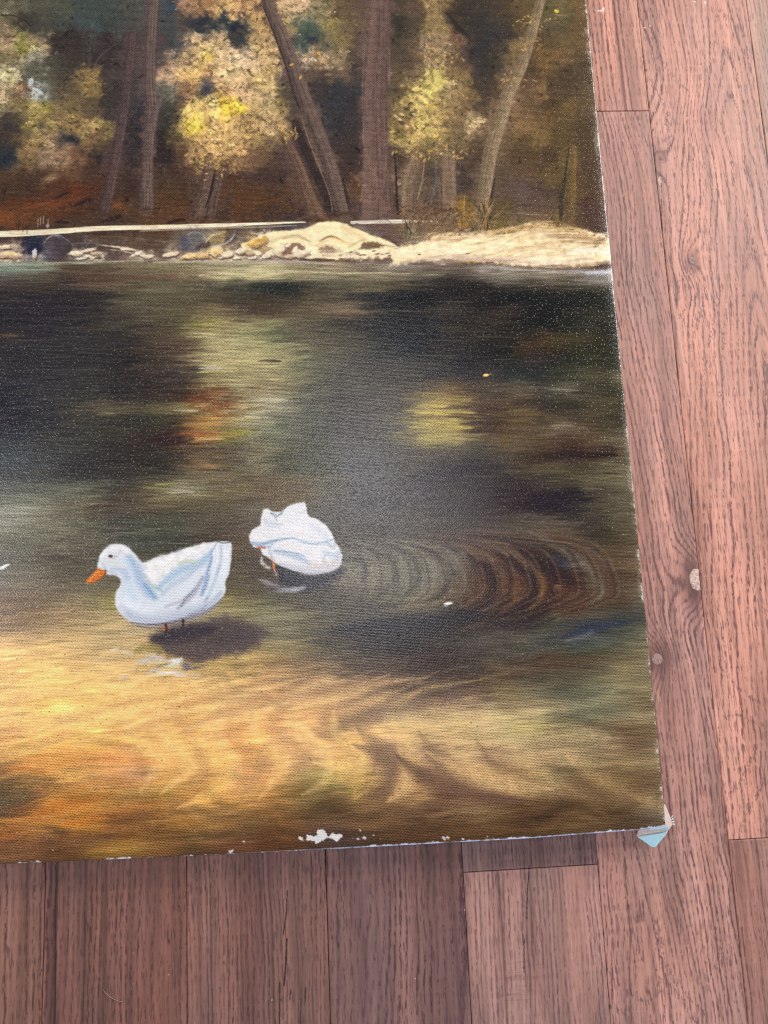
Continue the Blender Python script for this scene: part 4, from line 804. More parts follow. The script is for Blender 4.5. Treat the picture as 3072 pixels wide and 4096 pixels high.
    for f, w, c, a in [
        ([360, 135, 440, 112, 520, 100, 600, 100], [8, 16, 16, 6], (150, 116, 88), .6), ([250, 172, 320, 140, 400, 128], 9, (196, 152, 102), .55), ([410, 160, 380, 185, 385, 210], 10, (206, 160, 108), .5),
        ([640, 118, 590, 132, 535, 142, 490, 156, 474, 170, 492, 184], [6, 16, 18, 17, 15, 8], (136, 108, 86), .8), ([560, 160, 620, 150, 700, 148], 16, (206, 174, 120), .6),
        ([470, 140, 474, 170, 500, 190, 516, 206, 490, 218, 440, 212], [14, 16, 18, 20, 18, 8], (240, 196, 122), .75),
        ([496, 186, 530, 200, 552, 222, 548, 248, 520, 266], [6, 20, 26, 24, 10], (128, 98, 78), .8), ([560, 186, 574, 215, 566, 250, 545, 268], [8, 18, 18, 8], (214, 172, 116), .75),
        ([556, 200, 590, 226, 640, 248, 700, 262, 760, 268], [8, 18, 20, 16, 6], (98, 70, 58), .8), ([600, 196, 650, 222, 710, 240, 780, 250], [8, 20, 20, 8], (210, 170, 116), .75),
        ([520, 175, 545, 190, 556, 205], 10, (150, 120, 92), .6), ([640, 262, 590, 276, 540, 280], 12, (112, 82, 60), .6),
        ([262, 176, 296, 196, 314, 226, 296, 256, 250, 276], [8, 16, 20, 18, 8], (240, 192, 112), .65), ([320, 176, 348, 206, 346, 240, 322, 268], [8, 16, 16, 8], (206, 146, 92), .6),
        ([380, 190, 396, 220, 380, 250], 16, (232, 182, 112), .6), ([420, 220, 440, 246, 430, 276], 20, (132, 116, 72), .25), ([470, 228, 500, 240, 500, 262], 16, (196, 156, 92), .55),
        ([200, 190, 240, 206, 250, 230], 14, (216, 160, 100), .5), ([0, 222, 80, 210, 170, 206, 240, 216], [18, 18, 16, 6], (214, 136, 68), .5), ([40, 250, 130, 246, 220, 240], 14, (196, 126, 66), .5),
        ([60, 290, 160, 276, 250, 276], 16, (206, 138, 66), .5), ([150, 310, 260, 296, 340, 300], 14, (176, 120, 62), .45), ([300, 300, 380, 290, 430, 296], 14, (150, 106, 60), .45),
        ([700, 180, 780, 172, 860, 176], 20, (190, 166, 118), .5), ([690, 205, 780, 205, 860, 215], 16, (196, 162, 112), .5), ([800, 130, 850, 140, 890, 136], 24, (110, 112, 88), .5),
        ([740, 110, 800, 118, 860, 112], 16, (92, 92, 76), .45), ([760, 276, 840, 268, 900, 270], 22, (92, 68, 46), .55), ([860, 236, 900, 226, 920, 230], 18, (120, 100, 72), .5),
        ([90, 110, 170, 100, 240, 108], 14, (226, 180, 112), .5), ([20, 160, 110, 142, 200, 138], 14, (240, 198, 124), .55), ([100, 185, 180, 170, 250, 150], 10, (206, 160, 104), .5), ([0, 120, 60, 112, 130, 116], 12, (214, 172, 116), .5)]:
        stroke('T', f, [q * 1.25 for q in (w if isinstance(w, list) else [w] * (len(f) // 2))], c, a * .85, .98, 'n', .2, .05, taper=True)
    blob('H', 1195, 626, 30, 9, (226, 230, 228), -.08, .95, .4)
    blob('H', 1180, 640, 20, 5, (170, 200, 200), -.08, .8, .5)

def ducks():
    Z = lambda f, w, c, a=.7, s=.9, g=.15: stroke('Z', f, w, np.array(c) * (.93 if min(c) > 205 else .86 if min(c) > 130 else 1), min(1, a * 1.02), s, 'n', g, .015)
    # shadow of the first duck on the water and the broken white below it
    poly('Z', [425, 885, 470, 838, 560, 812, 680, 786, 780, 762, 860, 750, 950, 766, 1020, 795, 1085, 822, 1065, 872, 1040, 922, 940, 962, 860, 972, 760, 1002, 640, 1004, 540, 972, 470, 932], (76, 65, 68), .84, 20, True, 6)
    Z([450, 880, 560, 850, 700, 830, 800, 820], [40, 90, 90, 30], (52, 46, 58), .7)
    Z([600, 960, 760, 960, 900, 930, 1020, 880], [30, 60, 60, 20], (96, 78, 80), .6)
    Z([860, 770, 960, 790, 1060, 830, 1140, 850], [20, 34, 34, 8], (88, 74, 66), .6)
    Z([340, 950, 400, 925, 470, 930, 520, 960], [16, 44, 40, 10], (146, 126, 74), .8)
    for x, y, rx, ry, an, c in [(470, 985, 80, 18, .25, (186, 174, 170)), (400, 1005, 60, 14, .1, (196, 184, 172)), (575, 1003, 44, 16, -.2, (232, 232, 230)), (560, 1030, 60, 12, -.1, (196, 196, 180)), (540, 1070, 70, 12, 0, (222, 218, 216)),
                                (600, 1085, 50, 8, .1, (214, 208, 204)), (450, 1060, 40, 10, -.3, (190, 176, 170)), (300, 955, 50, 10, .2, (214, 196, 168)), (222, 936, 30, 8, -.2, (220, 206, 184)), (300, 910, 50, 8, -.1, (206, 178, 130)), (280, 1098, 36, 8, -.2, (206, 186, 170)),
                                (690, 1085, 40, 8, 0, (190, 176, 160)), (640, 1035, 34, 26, .2, (118, 106, 118)), (740, 1020, 70, 10, -.3, (170, 140, 90)), (700, 1040, 60, 8, -.2, (120, 104, 104)), (520, 1020, 50, 7, -.2, (150, 140, 120))]:
        blob('Z', x, y, rx, ry, c, an, .8, .6, .25)
    Z([360, 800, 450, 815, 560, 805, 650, 790], 12, (120, 100, 90), .6)
    # first duck
    poly('Z', [126, 468, 132, 422, 148, 382, 180, 350, 220, 331, 270, 331, 310, 349, 345, 386, 375, 420, 400, 434, 470, 405, 560, 380, 650, 350, 740, 325, 822, 312, 892, 318, 903, 345, 900, 420, 886, 500, 866, 548, 868, 592, 845, 642, 800, 692, 740, 727, 660, 756, 560, 780, 470, 797, 400, 795, 330, 779, 280, 750, 245, 710, 229, 660, 236, 608, 260, 560, 257, 528, 226, 508, 180, 502],
         (208, 211, 217), 1, 4, True, .5, .015)
    Z([300, 640, 330, 700, 420, 740, 540, 745], [50, 70, 60, 30], (234, 238, 242), .7)
    Z([310, 400, 350, 470, 385, 550, 430, 610, 470, 640], [30, 54, 60, 54, 24], (168, 196, 228), .75)
    Z([290, 420, 300, 500, 310, 570, 330, 630], [40, 60, 70, 60], (206, 222, 238), .7)
    Z([400, 560, 440, 610, 455, 640], 20, (140, 176, 222), .6)
    Z([430, 560, 470, 580, 500, 600], [16, 30, 14], (190, 212, 196), .75)
    Z([395, 500, 430, 560], 14, (196, 210, 206), .6)
    poly('Z', [404, 440, 480, 407, 600, 368, 720, 334, 815, 318, 770, 360, 680, 420, 580, 480, 490, 560, 450, 555, 420, 500], (232, 226, 222), .9, 12, False, 3)
    for j in range(16):
        x, y = 440 + rng.rand() * 300, 0
        y = 520 - (x - 440) * .52 + rng.randn() * 22
        Z([x - 40, y + 22, x + 40, y - 26], 9, (224, 220, 226) if j % 2 else (244, 240, 238), .5)
    Z([800, 350, 745, 420, 680, 455, 600, 480, 520, 540, 480, 585], [20, 46, 56, 56, 44, 20], (178, 206, 232), .75)
    Z([600, 440, 660, 425, 700, 440], 22, (206, 222, 190), .6)
    Z([790, 400, 770, 480, 750, 560, 730, 620], [14, 28, 30, 20], (140, 168, 208), .75)
    Z([700, 470, 640, 520, 560, 560, 500, 620], [20, 34, 34, 20], (192, 212, 232), .6)
    Z([735, 520, 690, 600, 640, 650, 590, 700], [20, 34, 34, 14], (172, 170, 186), .7)
    Z([660, 620, 600, 660, 520, 690], 18, (200, 196, 204), .6)
    Z([690, 590, 640, 640, 610, 690], 12, (150, 146, 170), .6)
    Z([740, 680, 780, 600, 810, 520, 830, 460], 22, (198, 218, 236), .7)
    Z([760, 640, 740, 700, 660, 735], 18, (160, 166, 194), .6)
    Z([262, 690, 330, 745, 440, 770, 560, 755, 660, 730, 760, 690, 840, 610], [30, 60, 76, 80, 76, 64, 30], (170, 178, 200), .5, .98)
    Z([250, 600, 250, 660, 280, 720], [20, 36, 30], (232, 232, 236), .5)
    Z([210, 470, 270, 480, 300, 520], [20, 36, 40], (184, 200, 222), .5)
    Z([150, 400, 190, 360, 240, 345, 300, 362], [20, 34, 36, 20], (250, 244, 240), .8)
    for x in (795, 815, 840, 862, 880):
        Z([x, 335 + rng.rand() * 20, x + 6 - 12 * rng.rand(), 420, x - 22, 500], 12, (244, 246, 248) if x != 840 else (196, 208, 226), .65)
    Z([850, 560, 800, 620, 740, 680], 16, (226, 230, 236), .6)
    Z([822, 314, 800, 350, 776, 400], 8, (150, 162, 180), .5)
    Z([815, 310, 850, 322, 892, 318], 7, (84, 72, 66), .6)
    Z([320, 780, 440, 794, 560, 778, 660, 752, 740, 724, 800, 688, 850, 636], [8, 14, 22, 26, 24, 18, 8], (146, 134, 148), .75)
    Z([420, 790, 520, 788, 620, 765], 8, (110, 90, 96), .6)
    Z([160, 440, 180, 480, 240, 500], [10, 18, 14], (196, 208, 224), .6)
    Z([170, 430, 220, 440, 270, 450], 26, (226, 226, 214), .6)
    Z([200, 345, 260, 345, 310, 380], 26, (240, 236, 236), .7)
    blob('Z', 222, 402, 34, 10, (196, 176, 166), -.2, .7, .7)
    blob('Z', 204, 398, 13, 9, (96, 58, 46), 0, .95, .4)
    blob('Z', 258, 370, 13, 6, (190, 180, 180), -.5, .7, .6)
    blob('Z', 292, 396, 12, 9, (204, 188, 180), 0, .7, .6)
    poly('Z', [128, 466, 176, 478, 180, 492, 165, 515, 138, 534, 98, 552, 64, 556, 60, 544, 90, 505], (200, 108, 44), 1, 3, False, 1)
    Z([80, 540, 110, 505, 140, 485], [8, 16, 10], (224, 140, 72), .7)
    Z([172, 480, 172, 500, 150, 522], 10, (120, 62, 34), .7)
    Z([70, 552, 110, 546, 150, 525], 6, (130, 70, 36), .6)
    stroke('Z', [522, 792, 526, 832], [16, 12], (74, 50, 48), .95, .4)
    stroke('Z', [622, 768, 622, 800], [16, 12], (66, 48, 52), .95, .4)
    blob('Z', 510, 818, 12, 10, (196, 106, 66), 0, .8, .6)
    stroke('Z', [545, 795, 545, 815], 6, (186, 110, 74), .8, .5)
    # second duck, preening, seen from behind
    poly('Z', [1165, 458, 1260, 482, 1330, 500, 1460, 490, 1530, 462, 1552, 490, 1505, 535, 1440, 584, 1350, 608, 1280, 592, 1200, 560, 1150, 500], (50, 48, 58), .9, 9, True, 4)
    Z([1200, 560, 1330, 600, 1450, 560, 1560, 500], [20, 34, 30, 10], (72, 62, 62), .6)
    for x, y, rx, ry, an, c in [(1085, 440, 26, 14, .6, (206, 202, 196)), (1110, 462, 24, 12, .3, (214, 208, 196)), (1075, 420, 10, 24, 0, (196, 196, 196)), (1235, 592, 70, 20, 0, (160, 158, 172)), (1290, 585, 50, 14, -.2, (170, 166, 176)), (1130, 560, 50, 14, .3, (140, 132, 146)), (1090, 540, 40, 10, .3, (150, 140, 140)),
                                (1120, 605, 40, 8, 0, (110, 96, 104)), (1160, 500, 16, 20, 0, (170, 150, 130))]:
        blob('Z', x, y, rx, ry, c, an, .75, .7, .25)
    poly('Z', [1068, 218, 1073, 170, 1086, 126, 1108, 121, 1140, 142, 1188, 142, 1222, 108, 1265, 92, 1322, 84, 1330, 100, 1337, 148, 1350, 168, 1400, 186, 1450, 220, 1482, 266, 1497, 312, 1524, 348, 1540, 392, 1536, 442, 1512, 470, 1460, 491, 1400, 501, 1330, 502, 1258, 481, 1190, 456, 1150, 436, 1122, 412, 1080, 386, 1068, 352, 1030, 346, 1006, 312, 1001, 280, 1020, 246, 1050, 226],
         (216, 213, 214), 1, 4, False, .5, .015)
    Z([1180, 440, 1280, 470, 1400, 478, 1500, 440, 1520, 380], [20, 44, 56, 56, 30], (188, 190, 204), .55, .98)
    Z([1360, 220, 1430, 270, 1470, 330], [30, 50, 30], (206, 208, 220), .5, .98)
    Z([1090, 190, 1130, 215, 1190, 215], [20, 34, 20], (200, 204, 222), .5)
    Z([1030, 320, 1090, 325, 1160, 310], [16, 26, 16], (176, 190, 214), .6)
    Z([1012, 316, 1060, 336, 1110, 318, 1180, 302, 1260, 292], [10, 18, 16, 14, 8], (150, 178, 210), .8)
    Z([1060, 340, 1110, 345, 1140, 330], 14, (120, 150, 190), .5)
    Z([1250, 290, 1340, 322, 1420, 322, 1485, 302], [8, 16, 18, 10], (168, 194, 218), .75)
    Z([1150, 368, 1230, 386, 1300, 408, 1350, 442], [24, 34, 38, 20], (184, 200, 220), .8)
    Z([1160, 366, 1250, 376, 1320, 396], 8, (140, 164, 198), .6)
    Z([1120, 350, 1128, 390, 1150, 420], [20, 24, 16], (190, 206, 224), .6)
    Z([1430, 370, 1480, 390, 1520, 380], [20, 36, 20], (188, 214, 230), .65)
    Z([1440, 395, 1430, 420, 1450, 440], 16, (168, 192, 214), .5)
    Z([1460, 330, 1490, 350, 1500, 320], 18, (180, 190, 200), .6)
    Z([1340, 460, 1400, 450, 1470, 440, 1520, 440], [20, 40, 36, 14], (240, 218, 204), .55)
    Z([1280, 480, 1360, 496, 1460, 486, 1520, 460], 9, (190, 176, 176), .6)
    Z([1100, 300, 1030, 280, 1030, 255], 20, (242, 238, 230), .6)
    Z([1180, 250, 1280, 240, 1380, 260], 40, (240, 238, 240), .6)
    Z([1130, 150, 1165, 165, 1190, 150], 14, (128, 146, 162), .8)
    Z([1150, 165, 1162, 190], 10, (160, 178, 190), .6)
    Z([1250, 180, 1290, 140, 1318, 100], 16, (222, 222, 228), .6)
    Z([1300, 150, 1330, 130], 16, (200, 214, 220), .6)
    Z([1192, 150, 1222, 110, 1268, 93], 6, (90, 86, 90), .5)
    Z([1008, 250, 1040, 226, 1066, 220], 5, (80, 76, 80), .5)
    Z([1110, 210, 1160, 230, 1200, 260], 20, (222, 222, 236), .5)
    stroke('Z', [1056, 347, 1092, 350], [12, 12], (188, 92, 54), .95, .4)
    stroke('Z', [1146, 432, 1146, 460, 1152, 485], [12, 14, 8], (206, 120, 66), .9, .5)
    stroke('Z', [1130, 400, 1134, 415], 8, (206, 140, 100), .8, .5)
    Z([1160, 455, 1240, 482, 1290, 500], 10, (40, 38, 44), .8)
    # a third one swims off to the left: only the tip of a feather is in the picture
    blob('G', 22, 402, 34, 9, (234, 234, 232), -.35, .95, .4)
    blob('G', 4, 415, 26, 8, (220, 220, 218), -.1, .9, .5)
    for f, c in [([-420, 1180, -380, 1150, -300, 1145, -240, 1170, -150, 1190, -60, 1190, -30, 1215, -60, 1262, -160, 1292, -300, 1280, -400, 1230], (226, 230, 234))]:
        poly('P', f, c, 1, 4, True, 2)

def wear_and_edge_light():
    """lost paint and ground showing along the edges, specks of old dirt, blue light painted on the lower rim"""
    Y, X = np.mgrid[0:PH, 0:PW].astype(np.float32)
    X = PX0 + X * PX; Y = PY0 + Y * PX
    dr = 0.1785 - X; db = Y - np.interp(X[0], BOWX, BOWY)[None, :]
    n = NM * .6 + NF * .5 + NL * .5
    long_v = vnoise(PH, PW, 70, 12, 41); long_h = vnoise(PH, PW, 10, 60, 42)
    # right edge: thin pale rubbing, broken
    al = np.clip((.0030 - dr + .0022 * (long_v + .5 * n)) / .0022, 0, 1) * np.clip(.30 + .55 * n + .3 * long_v, 0, .85)
    al2 = np.clip((.0012 - dr + .0012 * n) / .0006, 0, 1) * np.clip(.55 + .9 * (n + .5 * long_v), 0, 1)
    g = np.array((206, 198, 190), np.float32)
    for a_ in (al * .38, al2 * .7):
        IMG[:] = IMG * (1 - a_[..., None]) + g * a_[..., None]
    dk = np.clip((.0010 - dr) / .0008, 0, 1) * np.clip(.3 - .9 * long_v, 0, 1) * .8
    IMG[:] = IMG * (1 - dk[..., None]) + np.array((44, 36, 30)) * dk[..., None]
    # lower edge: dark band, ragged white ground, then a thin rim of painted blue light
    bd = np.clip((.0050 - db + .002 * long_h) / .004, 0, 1) * .45
    IMG[:] = IMG * (1 - bd[..., None]) + np.array((78, 52, 34)) * bd[..., None]
    right = np.clip((X + .06) / .08, 0, 1)
    al = np.clip((.0002 + .0006 * right - db + .0011 * (n + .5 * long_h)) / .0006, 0, 1) * np.clip(.2 + .65 * right + .9 * n + .4 * long_h, 0, 1)
    IMG[:] = IMG * (1 - al[..., None]) + np.array((214, 214, 220)) * al[..., None]
    ln = np.clip((.0009 - db) / .0004, 0, 1) * np.clip((X + .07) / .05, 0, 1) * np.clip(.75 + .5 * n + .3 * long_h, 0, 1)  # bare rounded edge, the blue light on it mixed into its colour
    IMG[:] = IMG * (1 - ln[..., None]) + np.array((186, 200, 236)) * ln[..., None]
    # the lost flake of paint
    poly('L', [285, 540, 300, 532, 330, 536, 348, 520, 380, 530, 402, 520, 412, 492, 440, 485, 462, 508, 472, 526, 500, 520, 520, 528, 540, 514, 558, 518, 562, 532, 535, 540, 520, 560, 500, 545, 470, 540, 440, 548, 420, 556, 400, 572, 385, 556, 350, 556, 320, 552], (207, 202, 200), 1, 1.4, False, 3.5, .03)
    for x, y, r in [(663, 492, 8), (690, 538, 12), (650, 543, 8), (745, 520, 6), (785, 545, 8), (1170, 540, 12), (1190, 535, 10), (1285, 545, 9), (1430, 530, 6)]:
        blob('L', x, y, r, r * .7, (206, 202, 200), rng.rand(), .9, .4, .5)
    for x, y, r in [(1385, 620, 16), (1400, 612, 10), (1468, 560, 10), (230, 685, 14), (115, 690, 10), (318, 612, 7)]:
        blob('J', x, y, r, r * .7, (204, 196, 196), rng.rand(), .9, .4, .5)
    for j in range(420):
        x = rng.rand() * 1420; y = 1350 + 480 * rng.rand() ** .8
        blob('P', x, y, .8 + 1.6 * rng.rand() ** 3, .8 + .8 * rng.rand(), (70, 46, 32), rng.rand() * 3, .6, .6)
    for j in range(160):
        x = rng.rand() * 1420; y = rng.rand() * 1800
        blob('P', x, y, 1.0, .8, (190, 184, 172), 0, .5, .6)

BOWX = [-0.40, -0.2055, -0.0652, 0.0014, 0.0943, 0.1612, 0.1785]
BOWY = [-0.1262, -0.1281, -0.1302, -0.1305, -0.1309, -0.1298, -0.1286]
# ------------------------------------------------------------------ helpers
def link(o, parent=None):
    COL.objects.link(o)
    if parent: o.parent = parent
    return o

def empty(name, loc=(0, 0, 0)):
    o = bpy.data.objects.new(name, None); o.location = loc; o.empty_display_size = .02
    return link(o)

def tag(o, label=None, cat=None, kind=None, group=None):
    for k_, v in (('label', label), ('category', cat), ('kind', kind), ('group', group)):
        if v: o[k_] = v
    return o

def mesh_obj(name, verts, faces, mats, parent=None, uv=None, mat_idx=None, smooth_=False):
    me = bpy.data.meshes.new(name)
    me.from_pydata([tuple(v) for v in verts], [], faces)
    for m in (mats if isinstance(mats, list) else [mats]): me.materials.append(m)
    if mat_idx is not None: me.polygons.foreach_set('material_index', mat_idx)
    if uv is not None:
        ul = me.uv_layers.new(name='UVMap')
        li = np.empty(len(me.loops), np.int32); me.loops.foreach_get('vertex_index', li)
        co = np.array(verts, float)[li]
        ul.data.foreach_set('uv', uv(co).astype(np.float32).ravel())
    me.update()
    if smooth_: me.polygons.foreach_set('use_smooth', [True] * len(me.polygons))
    return link(bpy.data.objects.new(name, me), parent)

def image_from(name, arr, h=None):
    """a picture made in memory from an array of 0..255 values, row 0 at the bottom"""
    H_, W_ = arr.shape[:2]
    im = bpy.data.images.new(name, W_, H_, alpha=h is not None)
    px = np.ones((H_, W_, 4), np.float32)
    px[..., :3] = np.clip(arr, 0, 255) / 255.0
    if h is not None:
        im.alpha_mode = 'CHANNEL_PACKED'; px[..., 3] = np.clip(h, 0.004, 1)
    im.pixels.foreach_set(px.ravel()); im.update(); im.pack()
    return im

def new_mat(name):
    m = bpy.data.materials.new(name); m.use_nodes = True
    nt = m.node_tree
    return m, nt, nt.nodes["Principled BSDF"]

def srgb(r, g, b):
    f = lambda c: (c / 255 / 12.92) if c / 255 <= .04045 else ((c / 255 + .055) / 1.055) ** 2.4
    return (f(r), f(g), f(b), 1)

def nmath(nt, op, a, b=None):
    n = nt.nodes.new('ShaderNodeMath'); n.operation = op
    for i, v in enumerate((a, b)):
        if v is None: continue
        if isinstance(v, (int, float)): n.inputs[i].default_value = v
        else: nt.links.new(v, n.inputs[i])
    return n.outputs[0]

# ------------------------------------------------------------------ the oak floor
PLW = 0.08255                            # board pitch
SEAM0 = -0.18819                         # a seam; the others follow at board pitch
FPX = 0.0003
FX0, FY0, FY1 = SEAM0 - 3 * PLW, -0.42, 0.64
NB = 11
BW = int(round(PLW / FPX))
FW, FH = BW * NB, int(round((FY1 - FY0) / FPX))
FLOOR = np.zeros((FH, FW, 3), np.float32)
FLOOR_H = np.ones((FH, FW), np.float32)

def oak(k, y0, y1, base, uc, d, slope, spacing, seed, knots=(), streak=(), pore=1.0, wob=1.0, ringc=1.0):
    """grain of one board: growth rings cut by the board's face, pores strung along the early wood"""
    r0, r1 = max(0, int((y0 - FY0) / FPX)), min(FH, int(round((y1 - FY0) / FPX)))
    h = r1 - r0
    c0 = (k + 3) * BW
    V = (FY0 + (np.arange(r0, r1) + .5) * FPX)[:, None] * 1000
    U = ((np.arange(BW) + .5) * FPX)[None, :] * 1000
    mm = 1 / .3
    N = lambda cy, cx, s: vnoise(h, BW, cy * mm, cx * mm, seed * 50 + s)
    R = np.sqrt((U - uc) ** 2 + d * d) + slope * V + wob * (2.6 * N(75, 30, 1) + .9 * N(22, 9, 2)) + .22 * N(6, 2.5, 3)
    shade = np.zeros((h, BW), np.float32)
    for (ku, kv, amp, su, sv, dark) in knots:
        q = ((U - ku) / su) ** 2 + ((V - kv) / sv) ** 2
        R = R + amp * np.exp(-q)
        shade += dark * np.exp(-q * 2.2)
    ph = R / spacing
    fl = np.floor(ph); fr = ph - fl
    hsh = np.abs(np.sin(fl * 12.9898 + seed * 3.1) * 43758.5453) % 1
    e = np.clip(1 - np.abs(fr - .34) / .36, 0, 1)
    e = e * e * (3 - 2 * e) * (.40 + .75 * hsh)
    p1 = N(2.3, .36, 4); p2 = N(4.4, .46, 5); p3 = N(7, .33, 6)
    po = np.clip((p1 + .10 - 1.05 * (1 - e)) * 3.2, 0, 1) * .9
    po = np.maximum(po, np.clip((p2 + .02 - .9 * (1 - e)) * 3.0, 0, 1))
    po = np.maximum(po, .7 * np.clip((p3 - .44) * 4, 0, 1))
    po = np.clip(po * pore * (1 + .35 * N(40, 12, 7)), 0, 1)
    tone = .085 * N(110, 14, 8) + .105 * N(60, 3.8, 9) + .05 * N(14, .5, 10) + .05 * N(60, 1.6, 15) + .03 * N(2.0, .4, 11) - .085 * ringc * e
    col = np.array(base, np.float32)[None, None] * (1 + tone)[..., None]
    warm = (.5 * N(60, 10, 12) + .4 * N(160, 25, 13))[..., None]
    col = col * (1 + warm * np.array((.05, .0, -.03)))
    for (su_, wd, amt) in streak:
        s_ = np.exp(-(((U - su_ - 1.0 * N(90, 400, 14)) / wd) ** 2)) * amt
        col = col * (1 - s_[..., None] * np.array((.9, 1.0, .95)))
    col = col * (1 - np.clip(shade, 0, .8)[..., None] * np.array((.85, 1, .95)))
    dk = np.array(base, np.float32) * np.array((.50, .45, .52))
    a = (po * .80)[..., None]
    col = col * (1 - a) + dk * a
    FLOOR[r0:r1, c0:c0 + BW] = col
    FLOOR_H[r0:r1, c0:c0 + BW] = 1 - .7 * po

def board_uv(x, y, z=0.0):
    """photo point -> (board index, mm across the board, mm along it)"""
    X, Y = on_plane(x, y, z)
    k = math.floor((X - SEAM0) / PLW)
    return k, (X - SEAM0 - k * PLW) * 1000, Y * 1000

J3 = on_plane(1150, 1876)[1]             # butt joints seen in the photo
J4 = on_plane(1347, 239.5)[1]
J5 = on_plane(1612, 1813)[1]
PINK = (186, 130, 117)
BOARDS = []                              # k, y0, y1
def board(k, y0, y1, *a, **kw):
    oak(k, y0, y1, *a, **kw); BOARDS.append((k, y0, y1))

_, u1, v1 = board_uv(1495, 562)
_, u2, v2 = board_uv(1419, 1424)
_, u3, v3 = board_uv(1503, 1250)
_, u4, v4 = board_uv(1430, 342)
board(-3, FY0, FY1, (150, 101, 85), -60, 10, .01, 3.4, 2)
board(-2, FY0, FY1, (146, 99, 83), 120, 12, -.012, 3.0, 3)
board(-1, FY0, FY1, (141, 96, 81), -40, 8, .012, 4.2, 4, streak=[(40, 3, .18), (70, 3, .14), (74, 2, .12)])
board(0, FY0, FY1, (134, 90, 78), 110, 10, .010, 3.4, 5, streak=[(4.5, 3.0, .26), (7.4, .7, .5), (24, 1.6, .14), (35, 1.6, .16), (60, 5, .1)], pore=.95)
board(1, FY0, FY1, (140, 98, 87), -50, 14, -.008, 2.5, 6, streak=[(8.5, 1.6, .2), (40, 7, .15), (50, 1.0, .2)], pore=.75)
board(2, FY0, FY1, (134, 97, 90), 90, 16, .014, 3.6, 7, streak=[(68, 6, .18), (76, 2.5, .16), (36, 3, .1)], wob=1.3, pore=.9)
board(3, FY0, J3, (166, 125, 115), -30, 20, -.006, 2.6, 8, streak=[(21, .5, .35)], pore=.62)
board(3, J3, FY1, (134, 101, 96), 130, 18, .008, 2.3, 9, streak=[(45, 14, .1)], pore=.8)
board(4, FY0, J4, (185, 137, 124), 22, 5.5, .062, 3.1, 10,
      knots=[(u3, v3 - 4, -16, 15, 26, .42), (u2, v2, -13, 11, 17, .36), (u3 - 6, v3 - 30, 5, 20, 16, 0)], streak=[(8, 6, .08)], wob=1.5, pore=.95)
board(4, J4, FY1, (198, 144, 126), -70, 8, .012, 3.9, 11, streak=[(66, 1.0, .3), (70, 4, .08)])
board(5, J5, FY1, (198, 143, 126), 62, 5, .066, 3.9, 12,
      knots=[(u1, v1, -9, 9, 14, .30), (0.0, v4, -11, 9, 18, .22), (14, v4 + 66, 12, 18, 44, .0), (42, v4 + 30, -8, 17, 24, .12), (u1 - 5, v1 - 22, 5, 9, 18, .08), (40, -110, -9, 12, 14, .2)], wob=1.2)
board(5, FY0, J5, (160, 115, 103), 120, 14, .010, 2.7, 13, pore=.7)
board(6, FY0, FY1, (182, 141, 125), 30, 12, -.05, 2.8, 14, pore=.9, knots=[(14, 190, -10, 20, 40, .1)])
board(7, FY0, FY1, (160, 111, 93), -40, 10, .01, 3.2, 15)

def floor_mark(x, y, rx, ry, col, a, ang=0.0, rough=.5):
    """old paint, scuffs and hairline cracks on the boards, at a photo point (sizes in photo units)"""
    X, Y = on_plane(x, y)
    cx, cy = (X - FX0) / FPX, (Y - FY0) / FPX
    m = max(rx, ry) + 3
    x0, x1, y0, y1 = int(max(0, cx - m)), int(min(FW, cx + m)), int(max(0, cy - m)), int(min(FH, cy + m))
    if x0 >= x1 or y0 >= y1: return
    yy, xx = np.mgrid[y0:y1, x0:x1].astype(np.float32)
    ca, sa = math.cos(ang), math.sin(ang)
    u = ((xx - cx) * ca + (yy - cy) * sa) / rx; v = (-(xx - cx) * sa + (yy - cy) * ca) / ry
    r = np.sqrt(u * u + v * v) + rough * vnoise(y1 - y0, x1 - x0, 3, 3, int(x + y))
    al = (np.clip((1 - r) / .4, 0, 1) * a)[..., None]
    FLOOR[y0:y1, x0:x1] = FLOOR[y0:y1, x0:x1] * (1 - al) + np.array(col, np.float32) * al

def crack(flat, w=1.3):
    for i in range(0, len(flat) - 2, 2):
        x0, y0, x1, y1 = flat[i:i + 4]
        n = max(2, int(math.hypot(x1 - x0, y1 - y0) / 2))
        for j in range(n):
            t = j / n
            floor_mark(x0 + (x1 - x0) * t, y0 + (y1 - y0) * t, w * (.6 + .6 * rng.rand()), 3, (44, 27, 28), .9, 0, .2)
crack([620, 1925, 618, 1975, 611, 2020], 1.3); crack([619, 2030, 617, 2080, 613, 2130], 1.8); crack([604, 2125, 604, 2170, 603, 2240], 1.4)
crack([660, 2135, 659, 2165], 1.0); crack([650, 2160, 648, 2215], 1.0); crack([627, 2140, 626, 2160], .9)
crack([119, 1870, 121, 1900, 118, 1960, 120, 2060, 118, 2230], 1.2)
crack([1143, 1872, 1139, 1920, 1137, 1985], .9); crack([1132, 2030, 1131, 2100], .8)
crack([1425, 372, 1428, 400, 1428, 460, 1431, 500], 1.0)
